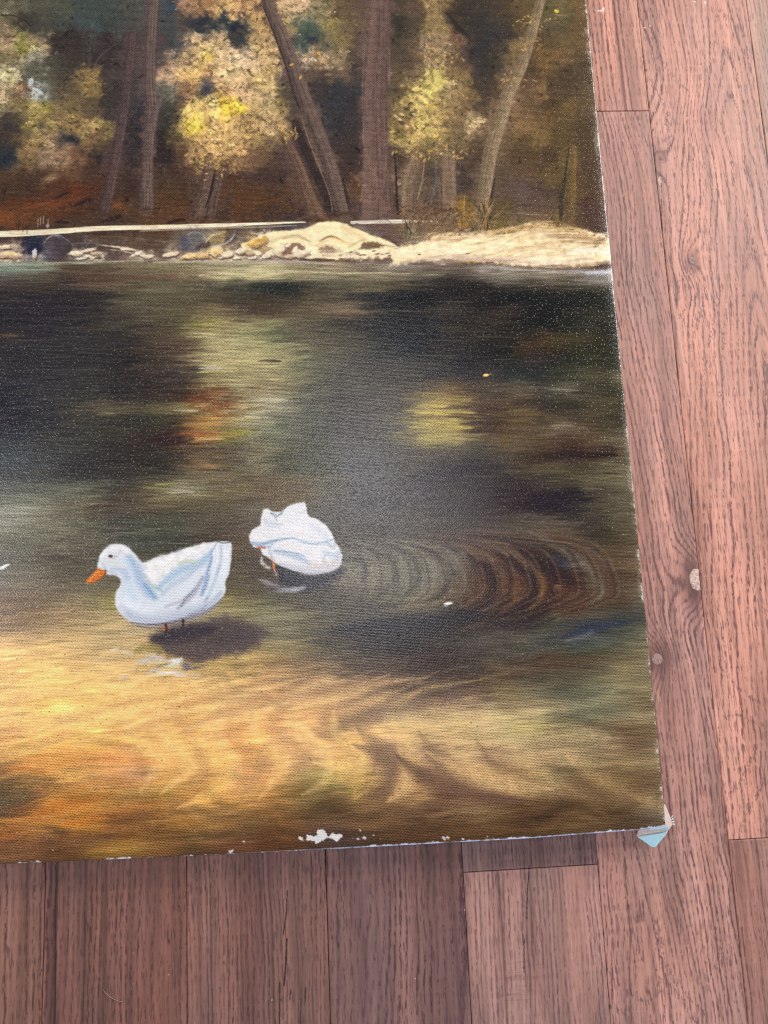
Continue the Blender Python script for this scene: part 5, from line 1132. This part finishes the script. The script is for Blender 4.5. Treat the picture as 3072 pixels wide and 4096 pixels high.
for x, y, rx, ry, c, a in [(1296, 24, 12, 3, (230, 215, 210), .8), (1303, 21, 5, 6, (235, 222, 216), .8), (1392, 60, 5, 1.6, (236, 224, 214), .8), (1404, 56, 2, 4, (232, 220, 210), .7), (1500, 4, 7, 2.5, (230, 216, 210), .8), (1523, 6, 3, 6, (230, 216, 210), .7),
                           (1541, 268, 1.5, 5, (226, 206, 196), .7), (1425, 390, 3.5, 14, (222, 190, 176), .8), (1427, 415, 2.5, 16, (206, 172, 160), .6), (1427, 308, 1.5, 1.2, (230, 220, 210), .8),
                           (896, 2115, 1.4, 1.4, (214, 200, 196), .9), (587, 2161, 1.5, 1.2, (214, 200, 196), .9), (1004, 1967, 1.5, 1.2, (220, 210, 206), .9), (459, 2134, 1.3, 1.3, (220, 210, 206), .8), (587, 2160, 1, 1, (220, 210, 206), .8), (363, 2106, 1.5, 1.2, (206, 180, 160), .8)]:
    floor_mark(x, y, rx, ry, c, a)
for x, y, rx, ry, a in [(1435, 340, 12, 17, .35), (1427, 344, 5, 4, .5), (1410, 82, 9, 5, .35), (1415, 84, 3, 3, .5), (1495, 575, 26, 24, .20), (1450, 1415, 26, 34, .20), (1490, 1225, 16, 22, .32), (1500, 1283, 10, 14, .35), (1540, 175, 26, 60, .10)]:
    floor_mark(x, y, rx, ry, (96, 66, 68), a, 0, .3)
for i in range(34):     # faint saw marks across one board
    floor_mark(1100 + 60 * rng.rand(), 2070 + 100 * rng.rand(), 14 + 16 * rng.rand(), 1.2, (120, 82, 80), .22)
for i in range(90):
    floor_mark(rng.rand() * 1659, 1850 + 360 * rng.rand(), .8, .8, (196, 178, 172), .5)
    floor_mark(1300 + rng.rand() * 359, 1800 * rng.rand(), .8, .8, (222, 200, 192), .5)

def pore_trail(flat, w=5, n=10, a=.85):
    """open pores strung along a growth ring (photo points)"""
    for i in range(0, len(flat) - 2, 2):
        x0, y0, x1, y1 = flat[i:i + 4]
        L = math.hypot(x1 - x0, y1 - y0)
        for j in range(int(L / 3.0 * n / 10) + 1):
            t = rng.rand()
            floor_mark(x0 + (x1 - x0) * t + rng.randn() * w * .5, y0 + (y1 - y0) * t + rng.randn() * w * .4, .8 + .7 * rng.rand(), 2.0 + 3.4 * rng.rand(), (96, 70, 74), a * (.6 + .4 * rng.rand()), .06, .3)
def TZ(oy, f): return [v * .682 + (1227 if i % 2 == 0 else oy) for i, v in enumerate(f)]
for f in ([338, 895, 385, 880], [350, 1010, 380, 965, 412, 925], [370, 1150, 395, 1080, 420, 990, 432, 900], [418, 1262, 430, 1180, 455, 1050, 474, 920], [484, 1262, 490, 1120, 500, 980], [240, 120, 275, 135], [250, 155, 290, 190, 330, 240, 380, 290],
          [235, 150, 245, 220, 300, 330, 322, 420, 325, 480], [310, 360, 318, 440], [360, 740, 362, 680, 385, 600]):
    pore_trail(TZ(0, f), 5, 10, .65)
for f in ([484, 140, 520, 185, 565, 225, 632, 270], [498, 560, 545, 500, 575, 440, 602, 388], [540, 690, 560, 620, 590, 560, 632, 470], [505, 300, 540, 290, 590, 310, 632, 330], [610, 660, 632, 620],
          [128, 1105, 160, 1130, 200, 1180, 250, 1200, 275, 1180, 290, 1130], [128, 1210, 150, 1215, 175, 1235], [182, 1060, 215, 1070, 245, 1058], [280, 1030, 320, 1100, 380, 1180, 440, 1250], [285, 1120, 320, 1140, 370, 1200, 400, 1262], [275, 940, 285, 1000, 300, 1060]):
    pore_trail(TZ(1348, f), 6, 10, .6)
for f in ([275, 930, 300, 1060, 360, 1190], [330, 900, 370, 1010, 450, 1150], [390, 940, 430, 1040, 500, 1150], [450, 960, 480, 1030, 530, 1110], [340, 760, 370, 900]):
    pore_trail(TZ(1348, f), 9, 7, .45)
for i in range(60):      # a paler sliver of sapwood along one seam
    t = i / 60
    floor_mark(np.interp(t, [0, .35, .8, 1], [1449, 1465, 1483, 1491]), 622 + 245 * t, 3.2 + 2.4 * math.sin(3.14 * t), 5, (222, 166, 148), .5, 0, .3)
for i in range(40):      # dark end-grain patch inside the cathedral figure
    floor_mark(1227 + .682 * (184 + 58 * rng.rand()), 1348 + .682 * (880 + 170 * rng.rand()), 1.2, 9, (104, 78, 82), .6, 0, .3)

def oak_material():
    m, nt, b = new_mat("stained_oak")
    t = nt.nodes.new('ShaderNodeTexImage'); t.image = image_from("oak_grain", FLOOR, FLOOR_H); t.interpolation = 'Cubic'
    nt.links.new(t.outputs['Color'], b.inputs['Base Color'])
    bp = nt.nodes.new('ShaderNodeBump'); bp.inputs['Strength'].default_value = .35; bp.inputs['Distance'].default_value = .0002
    nt.links.new(t.outputs['Alpha'], bp.inputs['Height']); nt.links.new(bp.outputs[0], b.inputs['Normal'])
    b.inputs['Roughness'].default_value = .5
    b.inputs['Specular IOR Level'].default_value = .42
    return m
M_OAK = oak_material()
M_DARK, _, bb = new_mat("dark_joint"); bb.inputs['Base Color'].default_value = srgb(38, 26, 24); bb.inputs['Roughness'].default_value = .9

floor = tag(empty("floor"), kind='structure')
def floor_uv(co): return np.stack([(co[:, 0] - FX0) / (FW * FPX), (co[:, 1] - FY0) / (FH * FPX)], 1)
def make_board(k, y0, y1, dz):
    g = .00016; bv = .0006
    x0, x1 = SEAM0 + k * PLW + g, SEAM0 + (k + 1) * PLW - g
    y0, y1 = y0 + g, y1 - g
    vs = []
    for (i, z) in ((bv, dz), (bv * .35, dz - bv * .25), (0, dz - bv * .9), (0, -.018)):
        vs += [(x0 + i, y0 + i, z), (x1 - i, y0 + i, z), (x1 - i, y1 - i, z), (x0 + i, y1 - i, z)]
    fs = [(0, 1, 2, 3)]
    for l in range(3):
        for j in range(4):
            a, b_ = l * 4 + j, l * 4 + (j + 1) % 4
            fs.append((a, a + 4, b_ + 4, b_))
    return mesh_obj("plank", vs, fs, M_OAK, floor, floor_uv)
plank_of = {}
for i, (k, y0, y1) in enumerate(BOARDS):
    plank_of[(k, i)] = make_board(k, y0, y1, (-.00004, .00006, -.00010, .00002, .00009)[i % 5])
sub = mesh_obj("subfloor", [(FX0 - .02, FY0 - .02, -.0165), (FX0 + NB * PLW + .02, FY0 - .02, -.0165), (FX0 + NB * PLW + .02, FY1 + .02, -.0165), (FX0 - .02, FY1 + .02, -.0165)], [(0, 1, 2, 3)], M_DARK, floor)

# filled knots: each a little plug of pale filler set in its board
def filler_material(name="wood_filler", c0=(136, 108, 104), c1=(180, 150, 142)):
    m, nt, b = new_mat(name)
    tc = nt.nodes.new('ShaderNodeTexCoord'); n = nt.nodes.new('ShaderNodeTexNoise'); n.inputs['Scale'].default_value = 900; n.inputs['Detail'].default_value = 4
    nt.links.new(tc.outputs['Object'], n.inputs['Vector'])
    r = nt.nodes.new('ShaderNodeValToRGB')
    r.color_ramp.elements[0].position = .36; r.color_ramp.elements[0].color = srgb(*c0)
    r.color_ramp.elements[1].position = .62; r.color_ramp.elements[1].color = srgb(*c1)
    nt.links.new(n.outputs[0], r.inputs[0]); nt.links.new(r.outputs[0], b.inputs['Base Color'])
    bp = nt.nodes.new('ShaderNodeBump'); bp.inputs['Strength'].default_value = .6; bp.inputs['Distance'].default_value = .0003
    nt.links.new(n.outputs[0], bp.inputs['Height']); nt.links.new(bp.outputs[0], b.inputs['Normal'])
    b.inputs['Roughness'].default_value = .85
    return m
M_FILL = filler_material()
M_CHIP = filler_material('pale_filler', (170, 136, 126), (228, 200, 188))
def plug(x, y, rx, ry, seed, k, cut=None):
    X, Y = on_plane(x, y)
    r = np.random.RandomState(seed); n = 22
    par = next(o for (kk, i), o in plank_of.items() if kk == k and BOARDS[i][1] < Y < BOARDS[i][2])
    ring = []
    for j in range(n):
        a = j * 2 * math.pi / n; q = 1 + .10 * (r.rand() - .5)
        px_, py_ = X + math.cos(a) * rx * q, Y + math.sin(a) * ry * q
        if cut is not None: px_ = min(px_, cut - .0002 - .0003 * r.rand())
        ring.append((px_, py_))
    vs = [(X if cut is None else min(X, cut - .001), Y, .00042)]
    for sc_, z in ((.62, .00040), (.9, .00030), (1.0, .00004), (1.0, -.004)):
        vs += [(vs[0][0] + (p - vs[0][0]) * sc_, Y + (q - Y) * sc_, z) for p, q in ring]
    fs = [(0, 1 + j, 1 + (j + 1) % n) for j in range(n)]
    for l in range(3):
        fs += [(1 + l * n + j, 1 + (l + 1) * n + j, 1 + (l + 1) * n + (j + 1) % n, 1 + l * n + (j + 1) % n) for j in range(n)]
    o = mesh_obj("knot_plug", vs, fs, M_FILL, par)
    return o
plug(1495.5, 562.5, .0029, .0030, 3, 5)
plug(1419.0, 1424.0, .0034, .0036, 4, 4)
o = plug(1507, 1252, .0054, .0072, 5, 4, SEAM0 + 5 * PLW); o.data.materials[0] = M_CHIP; o['label'] = "ragged pale knot filler cut off by the board seam"

# ------------------------------------------------------------------ the painting
paint()
def canvas_material():
    m, nt, b = new_mat("oil_paint_on_canvas")
    L = nt.links
    lin = np.clip(IMG, 0, 255) / 255.0
    lin = np.where(lin <= .04045, lin / 12.92, ((lin + .055) / 1.055) ** 2.4)
    lum = lin @ np.array((.3, .59, .11)); sc_ = np.maximum(lum - .012, lum * .3) / (lum + 1e-6)
    lin = 1.0 * (.45 * np.maximum(lin - .012, lin * .3) + .55 * lin * sc_[..., None]) + .001      # paint colour darkened, mostly the darks, to offset specular haze in the render
    lift = np.clip((lin.max(2, keepdims=True) - .10) / .40, 0, 1); lin = np.minimum(lin * (1 + .13 * lift * lift * (3 - 2 * lift)), .90)
    mixed = 255 * np.where(lin <= .0031308, lin * 12.92, 1.055 * np.maximum(lin, 1e-6) ** (1 / 2.4) - .055)
    t = nt.nodes.new('ShaderNodeTexImage'); t.image = image_from("oil_paint", mixed); t.interpolation = 'Cubic'; t.extension = 'EXTEND'
    tc = nt.nodes.new('ShaderNodeTexCoord')
    # threads wander a little
    nz = nt.nodes.new('ShaderNodeTexNoise'); nz.inputs['Scale'].default_value = 330; nz.inputs['Detail'].default_value = 2
    L.new(tc.outputs['Object'], nz.inputs['Vector'])
    sep = nt.nodes.new('ShaderNodeSeparateXYZ'); L.new(tc.outputs['Object'], sep.inputs[0])
    sn = nt.nodes.new('ShaderNodeSeparateColor'); L.new(nz.outputs['Color'], sn.inputs[0])
    P = .00088
    x = nmath(nt, 'ADD', sep.outputs[0], nmath(nt, 'MULTIPLY', nmath(nt, 'SUBTRACT', sn.outputs[0], .5), .0011))
    y = nmath(nt, 'ADD', sep.outputs[1], nmath(nt, 'MULTIPLY', nmath(nt, 'SUBTRACT', sn.outputs[1], .5), .0011))
    sx = nmath(nt, 'SINE', nmath(nt, 'MULTIPLY', x, math.pi / P)); sy = nmath(nt, 'SINE', nmath(nt, 'MULTIPLY', y, math.pi / P))
    weft = nmath(nt, 'COSINE', nmath(nt, 'MULTIPLY', y, 2 * math.pi / P))
    weave = nmath(nt, 'ADD', nmath(nt, 'MULTIPLY', nmath(nt, 'MULTIPLY', sx, sy), .48), nmath(nt, 'MULTIPLY', weft, .52))
    # uneven threads and paint film
    n2 = nt.nodes.new('ShaderNodeTexNoise'); n2.inputs['Scale'].default_value = 1050; n2.inputs['Detail'].default_value = 3
    L.new(tc.outputs['Object'], n2.inputs['Vector'])
    n3 = nt.nodes.new('ShaderNodeTexNoise'); n3.inputs['Scale'].default_value = 22; n3.inputs['Detail'].default_value = 2
    L.new(tc.outputs['Object'], n3.inputs['Vector'])
    amp = nmath(nt, 'MULTIPLY', nmath(nt, 'ADD', n3.outputs[0], .45), 1.0)
    wv = nmath(nt, 'MULTIPLY', weave, amp)
    nv = nt.nodes.new('ShaderNodeTexNoise'); nv.inputs['Scale'].default_value = 900; nv.inputs['Detail'].default_value = 1
    L.new(tc.outputs['Object'], nv.inputs['Vector'])
    spk = nt.nodes.new('ShaderNodeMapRange'); spk.inputs[1].default_value = .60; spk.inputs[2].default_value = .78; spk.clamp = True
    L.new(nv.outputs[0], spk.inputs[0])
    hgt = nmath(nt, 'ADD', nmath(nt, 'MULTIPLY', wv, .30), nmath(nt, 'ADD', nmath(nt, 'MULTIPLY', n2.outputs[0], .9), nmath(nt, 'MULTIPLY', spk.outputs[0], .95)))
    # paint is thin on the thread crowns and pools between them
    bw = nt.nodes.new('ShaderNodeRGBToBW'); L.new(t.outputs['Color'], bw.inputs[0])
    thin = nt.nodes.new('ShaderNodeMapRange'); thin.inputs[1].default_value = .30; thin.inputs[2].default_value = .62; thin.inputs[3].default_value = 1.0; thin.inputs[4].default_value = .28
    L.new(bw.outputs[0], thin.inputs[0])
    mul = nmath(nt, 'ADD', 1.0, nmath(nt, 'MULTIPLY', thin.outputs[0], nmath(nt, 'ADD', nmath(nt, 'MULTIPLY', wv, WEAVE_COL), nmath(nt, 'MULTIPLY', nmath(nt, 'SUBTRACT', n2.outputs[0], .5), NOISE_COL))))
    mx = nt.nodes.new('ShaderNodeVectorMath'); mx.operation = 'SCALE'
    L.new(t.outputs['Color'], mx.inputs[0]); L.new(mul, mx.inputs['Scale'])
    thin_paint = nt.nodes.new('ShaderNodeVectorMath'); thin_paint.operation = 'MULTIPLY_ADD'
    cmb = nt.nodes.new('ShaderNodeCombineXYZ')
    for i_, tone_ in enumerate((.050, .047, .040)):
        L.new(nmath(nt, 'MULTIPLY', nmath(nt, 'MULTIPLY', spk.outputs[0], thin.outputs[0]), tone_), cmb.inputs[i_])
    thin_paint.inputs[1].default_value = (1, 1, 1)
    L.new(mx.outputs[0], thin_paint.inputs[0]); L.new(cmb.outputs[0], thin_paint.inputs[2])
    L.new(thin_paint.outputs[0], b.inputs['Base Color'])
    bp = nt.nodes.new('ShaderNodeBump'); bp.inputs['Strength'].default_value = BUMP; bp.inputs['Distance'].default_value = .00016
    L.new(hgt, bp.inputs['Height']); L.new(bp.outputs[0], b.inputs['Normal'])
    b.inputs['Roughness'].default_value = PAINT_ROUGH
    b.inputs['Specular IOR Level'].default_value = .44
    return m
WEAVE_COL, NOISE_COL, BUMP, PAINT_ROUGH = .85, 1.1, .50, .18
M_CAN = canvas_material()
def cloth_material(name, c0, c1):
    m, nt, b = new_mat(name)
    tc = nt.nodes.new('ShaderNodeTexCoord'); n = nt.nodes.new('ShaderNodeTexNoise'); n.inputs['Scale'].default_value = 700; n.inputs['Detail'].default_value = 3
    nt.links.new(tc.outputs['Object'], n.inputs['Vector'])
    ck = nt.nodes.new('ShaderNodeTexChecker'); ck.inputs['Scale'].default_value = 1000; nt.links.new(tc.outputs['Object'], ck.inputs['Vector'])
    r = nt.nodes.new('ShaderNodeValToRGB')
    r.color_ramp.elements[0].position = .3; r.color_ramp.elements[0].color = srgb(*c0)
    r.color_ramp.elements[1].position = .65; r.color_ramp.elements[1].color = srgb(*c1)
    nt.links.new(n.outputs[0], r.inputs[0]); nt.links.new(r.outputs[0], b.inputs['Base Color'])
    bp = nt.nodes.new('ShaderNodeBump'); bp.inputs['Strength'].default_value = .4; bp.inputs['Distance'].default_value = .00015
    nt.links.new(nmath(nt, 'ADD', n.outputs[0], nmath(nt, 'MULTIPLY', ck.outputs['Fac'], .5)), bp.inputs['Height']); nt.links.new(bp.outputs[0], b.inputs['Normal'])
    b.inputs['Roughness'].default_value = .8
    return m
M_GESSO = cloth_material("primed_canvas_edge", (196, 196, 200), (226, 226, 230))
M_FLAP = cloth_material("primed_canvas_blue_lit", (192, 236, 240), (206, 244, 246))  # white primer with the blue window light put into its colour
M_RAW = cloth_material("bare_canvas_fold", (206, 182, 170), (226, 206, 196))

XR, XL, YT = .1785, -.322, .545
RAD = .0012
painting = empty("painting", (-.07, .2, 0))
tag(painting, "unframed oil painting of two white ducks on a woodland pond lying on the oak floor", "painting")
def build_canvas():
    nx, ny = 60, 80
    xs = np.linspace(XL + RAD, XR - RAD, nx + 1)
    vs, fs, mi = [], [], []
    def top(i, j):
        x = xs[i]; lo = np.interp(x, BOWX, BOWY) + RAD
        y = lo + (YT - RAD - lo) * j / ny
        s = math.sin(math.pi * i / nx) * math.sin(math.pi * j / ny)
        return x, y, CAN_TOP - .0006 * s * (.6 + .4 * math.sin(x * 23 + y * 17))
    for j in range(ny + 1):
        for i in range(nx + 1): vs.append(top(i, j))
    W_ = nx + 1
    for j in range(ny):
        for i in range(nx):
            fs.append((j * W_ + i, j * W_ + i + 1, (j + 1) * W_ + i + 1, (j + 1) * W_ + i)); mi.append(0)
    loop = [(i, 0) for i in range(nx)] + [(nx, j) for j in range(ny)] + [(i, ny) for i in range(nx, 0, -1)] + [(0, j) for j in range(ny, 0, -1)]
    prev = [j * W_ + i for i, j in loop]; n = len(loop)
    rings = [(RAD * math.sin(a), RAD * (1 - math.cos(a))) for a in (.4, .8, 1.2, math.pi / 2)] + [(RAD, .006), (RAD + .0003, .0125), (RAD - .0002, CAN_TOP - .0006)]
    for q, (off, dz) in enumerate(rings):
        cur = []
        for (i, j) in loop:
            x, y, z = top(i, j)
            dx = (i == nx) - (i == 0); dy = (j == ny) - (j == 0)
            l = .80 if dx and dy else 1.0
            cur.append(len(vs)); vs.append((x + dx * off * l, y + dy * off * l, z - dz))
        for k_ in range(n):
            fs.append((prev[k_], cur[k_], cur[(k_ + 1) % n], prev[(k_ + 1) % n])); mi.append(0 if q < 3 else 1)
        prev = cur
    fs.append(tuple(reversed(prev))); mi.append(1)
    uv = lambda co: np.stack([(co[:, 0] - PX0) / (PW * PX), (co[:, 1] - PY0) / (PH * PX)], 1)
    o = mesh_obj("canvas", vs, fs, [M_CAN, M_GESSO], None, uv, mi, True)
    return o
def adopt(o, parent):
    o.parent = parent; o.location = Vector(o.location) - parent.location
    return o
canvas = adopt(build_canvas(), painting)

def sheet(name, pl, faces, mat, th=.0005):
    """a small piece of cloth with real thickness from points (photo x, photo y, height)"""
    q = 1659.0 / 3072.0
    top_ = [(*on_plane(x * q, y * q, z), z) for x, y, z in pl]
    n = len(top_)
    bot = [(x, y, z - th) for x, y, z in top_]
    fs = [tuple(f) for f in faces] + [tuple(n + i for i in reversed(f)) for f in faces]
    cnt = {}
    for f in faces:
        for i in range(len(f)):
            e = (f[i], f[(i + 1) % len(f)]); cnt[e] = 1
    for (a, b_) in cnt:
        if (b_, a) not in cnt: fs.append((b_, a, a + n, b_ + n))
    o = mesh_obj(name, top_ + bot, fs, mat)
    bm = bmesh.new(); bm.from_mesh(o.data); bmesh.ops.recalc_face_normals(bm, faces=bm.faces); bm.to_mesh(o.data); bm.free()
    return adopt(o, painting)
# the folded corner: a strip tucked under, a flap sticking out below, a bare fold at the right
sheet("fold_strip", [(2557, 3320, .0110), (2612, 3313, .0120), (2668, 3306, .0140), (2672, 3322, .0115), (2658, 3332, .0095), (2606, 3340, .0080), (2552, 3349, .0070), (2547, 3342, .0075)],
      [(0, 7, 6, 5, 1), (1, 5, 4, 2), (2, 4, 3)], M_RAW)
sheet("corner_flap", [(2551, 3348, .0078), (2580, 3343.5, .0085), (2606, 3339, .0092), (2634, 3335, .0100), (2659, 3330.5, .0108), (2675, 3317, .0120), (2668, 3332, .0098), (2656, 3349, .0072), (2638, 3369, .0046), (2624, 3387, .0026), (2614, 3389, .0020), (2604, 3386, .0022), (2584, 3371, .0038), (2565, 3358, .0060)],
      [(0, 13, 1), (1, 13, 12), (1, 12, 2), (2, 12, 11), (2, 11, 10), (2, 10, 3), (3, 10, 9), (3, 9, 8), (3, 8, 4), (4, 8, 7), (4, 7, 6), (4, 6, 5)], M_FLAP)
sheet("corner_fold", [(2656, 3216, .0190), (2660, 3218, .0184), (2668, 3236, .0160), (2681, 3268, .0130), (2686, 3284, .0112), (2689, 3300, .0095), (2683, 3309, .0105), (2675, 3319, .0118), (2664, 3307, .0170), (2660, 3290, .0190), (2658, 3250, .0192)],
      [(0, 1, 10), (1, 2, 10), (2, 3, 10), (3, 9, 10), (3, 4, 9), (4, 8, 9), (4, 5, 8), (5, 6, 8), (6, 7, 8)], M_RAW)
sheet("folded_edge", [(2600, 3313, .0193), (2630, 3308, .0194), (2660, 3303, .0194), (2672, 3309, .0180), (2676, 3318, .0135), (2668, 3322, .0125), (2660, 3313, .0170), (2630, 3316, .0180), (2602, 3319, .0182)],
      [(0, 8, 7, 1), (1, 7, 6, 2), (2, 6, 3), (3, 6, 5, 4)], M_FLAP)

def tube(name, P3, rad, mat, parent=None, seg=6):
    P3 = [Vector(p) for p in P3]
    vs, fs = [], []
    for i, p in enumerate(P3):
        d = (P3[min(i + 1, len(P3) - 1)] - P3[max(i - 1, 0)]).normalized()
        s = d.cross(Vector((0, 0, 1))).normalized() if abs(d.z) < .98 else Vector((1, 0, 0))
        u = s.cross(d)
        r = rad * (.45 if i in (0, len(P3) - 1) else 1)
        for j in range(seg):
            a = 2 * math.pi * j / seg
            vs.append(p + s * math.cos(a) * r + u * math.sin(a) * r)
    for i in range(len(P3) - 1):
        for j in range(seg):
            fs.append((i * seg + j, i * seg + (j + 1) % seg, (i + 1) * seg + (j + 1) % seg, (i + 1) * seg + j))
    fs.append(tuple(range(seg - 1, -1, -1))); fs.append(tuple((len(P3) - 1) * seg + j for j in range(seg)))
    o = mesh_obj(name, vs, fs, mat, None, None, None, True)
    if parent: adopt(o, parent)
    return o
q_ = 1659.0 / 3072.0
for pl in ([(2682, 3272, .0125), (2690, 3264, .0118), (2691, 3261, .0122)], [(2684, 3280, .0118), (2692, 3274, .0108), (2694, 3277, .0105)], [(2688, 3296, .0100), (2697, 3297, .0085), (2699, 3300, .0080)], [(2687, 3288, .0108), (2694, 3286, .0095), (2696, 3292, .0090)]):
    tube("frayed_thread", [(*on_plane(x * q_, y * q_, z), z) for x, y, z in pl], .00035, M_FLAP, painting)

# a hair on the boards under the lower edge
M_HAIR, _, bb = new_mat("pale_hair"); bb.inputs['Base Color'].default_value = srgb(176, 140, 130); bb.inputs['Roughness'].default_value = .4
hp = [(221, 2137), (229, 2146), (237, 2153), (247, 2159), (258, 2163), (266, 2164)]
hair = tube("hair_strand", [(*on_plane(x, y, .0004), .0004) for x, y in hp], .00013, M_HAIR)
tag(hair, "single fine curved hair lying on the floorboards below the painting's lower edge", "hair")
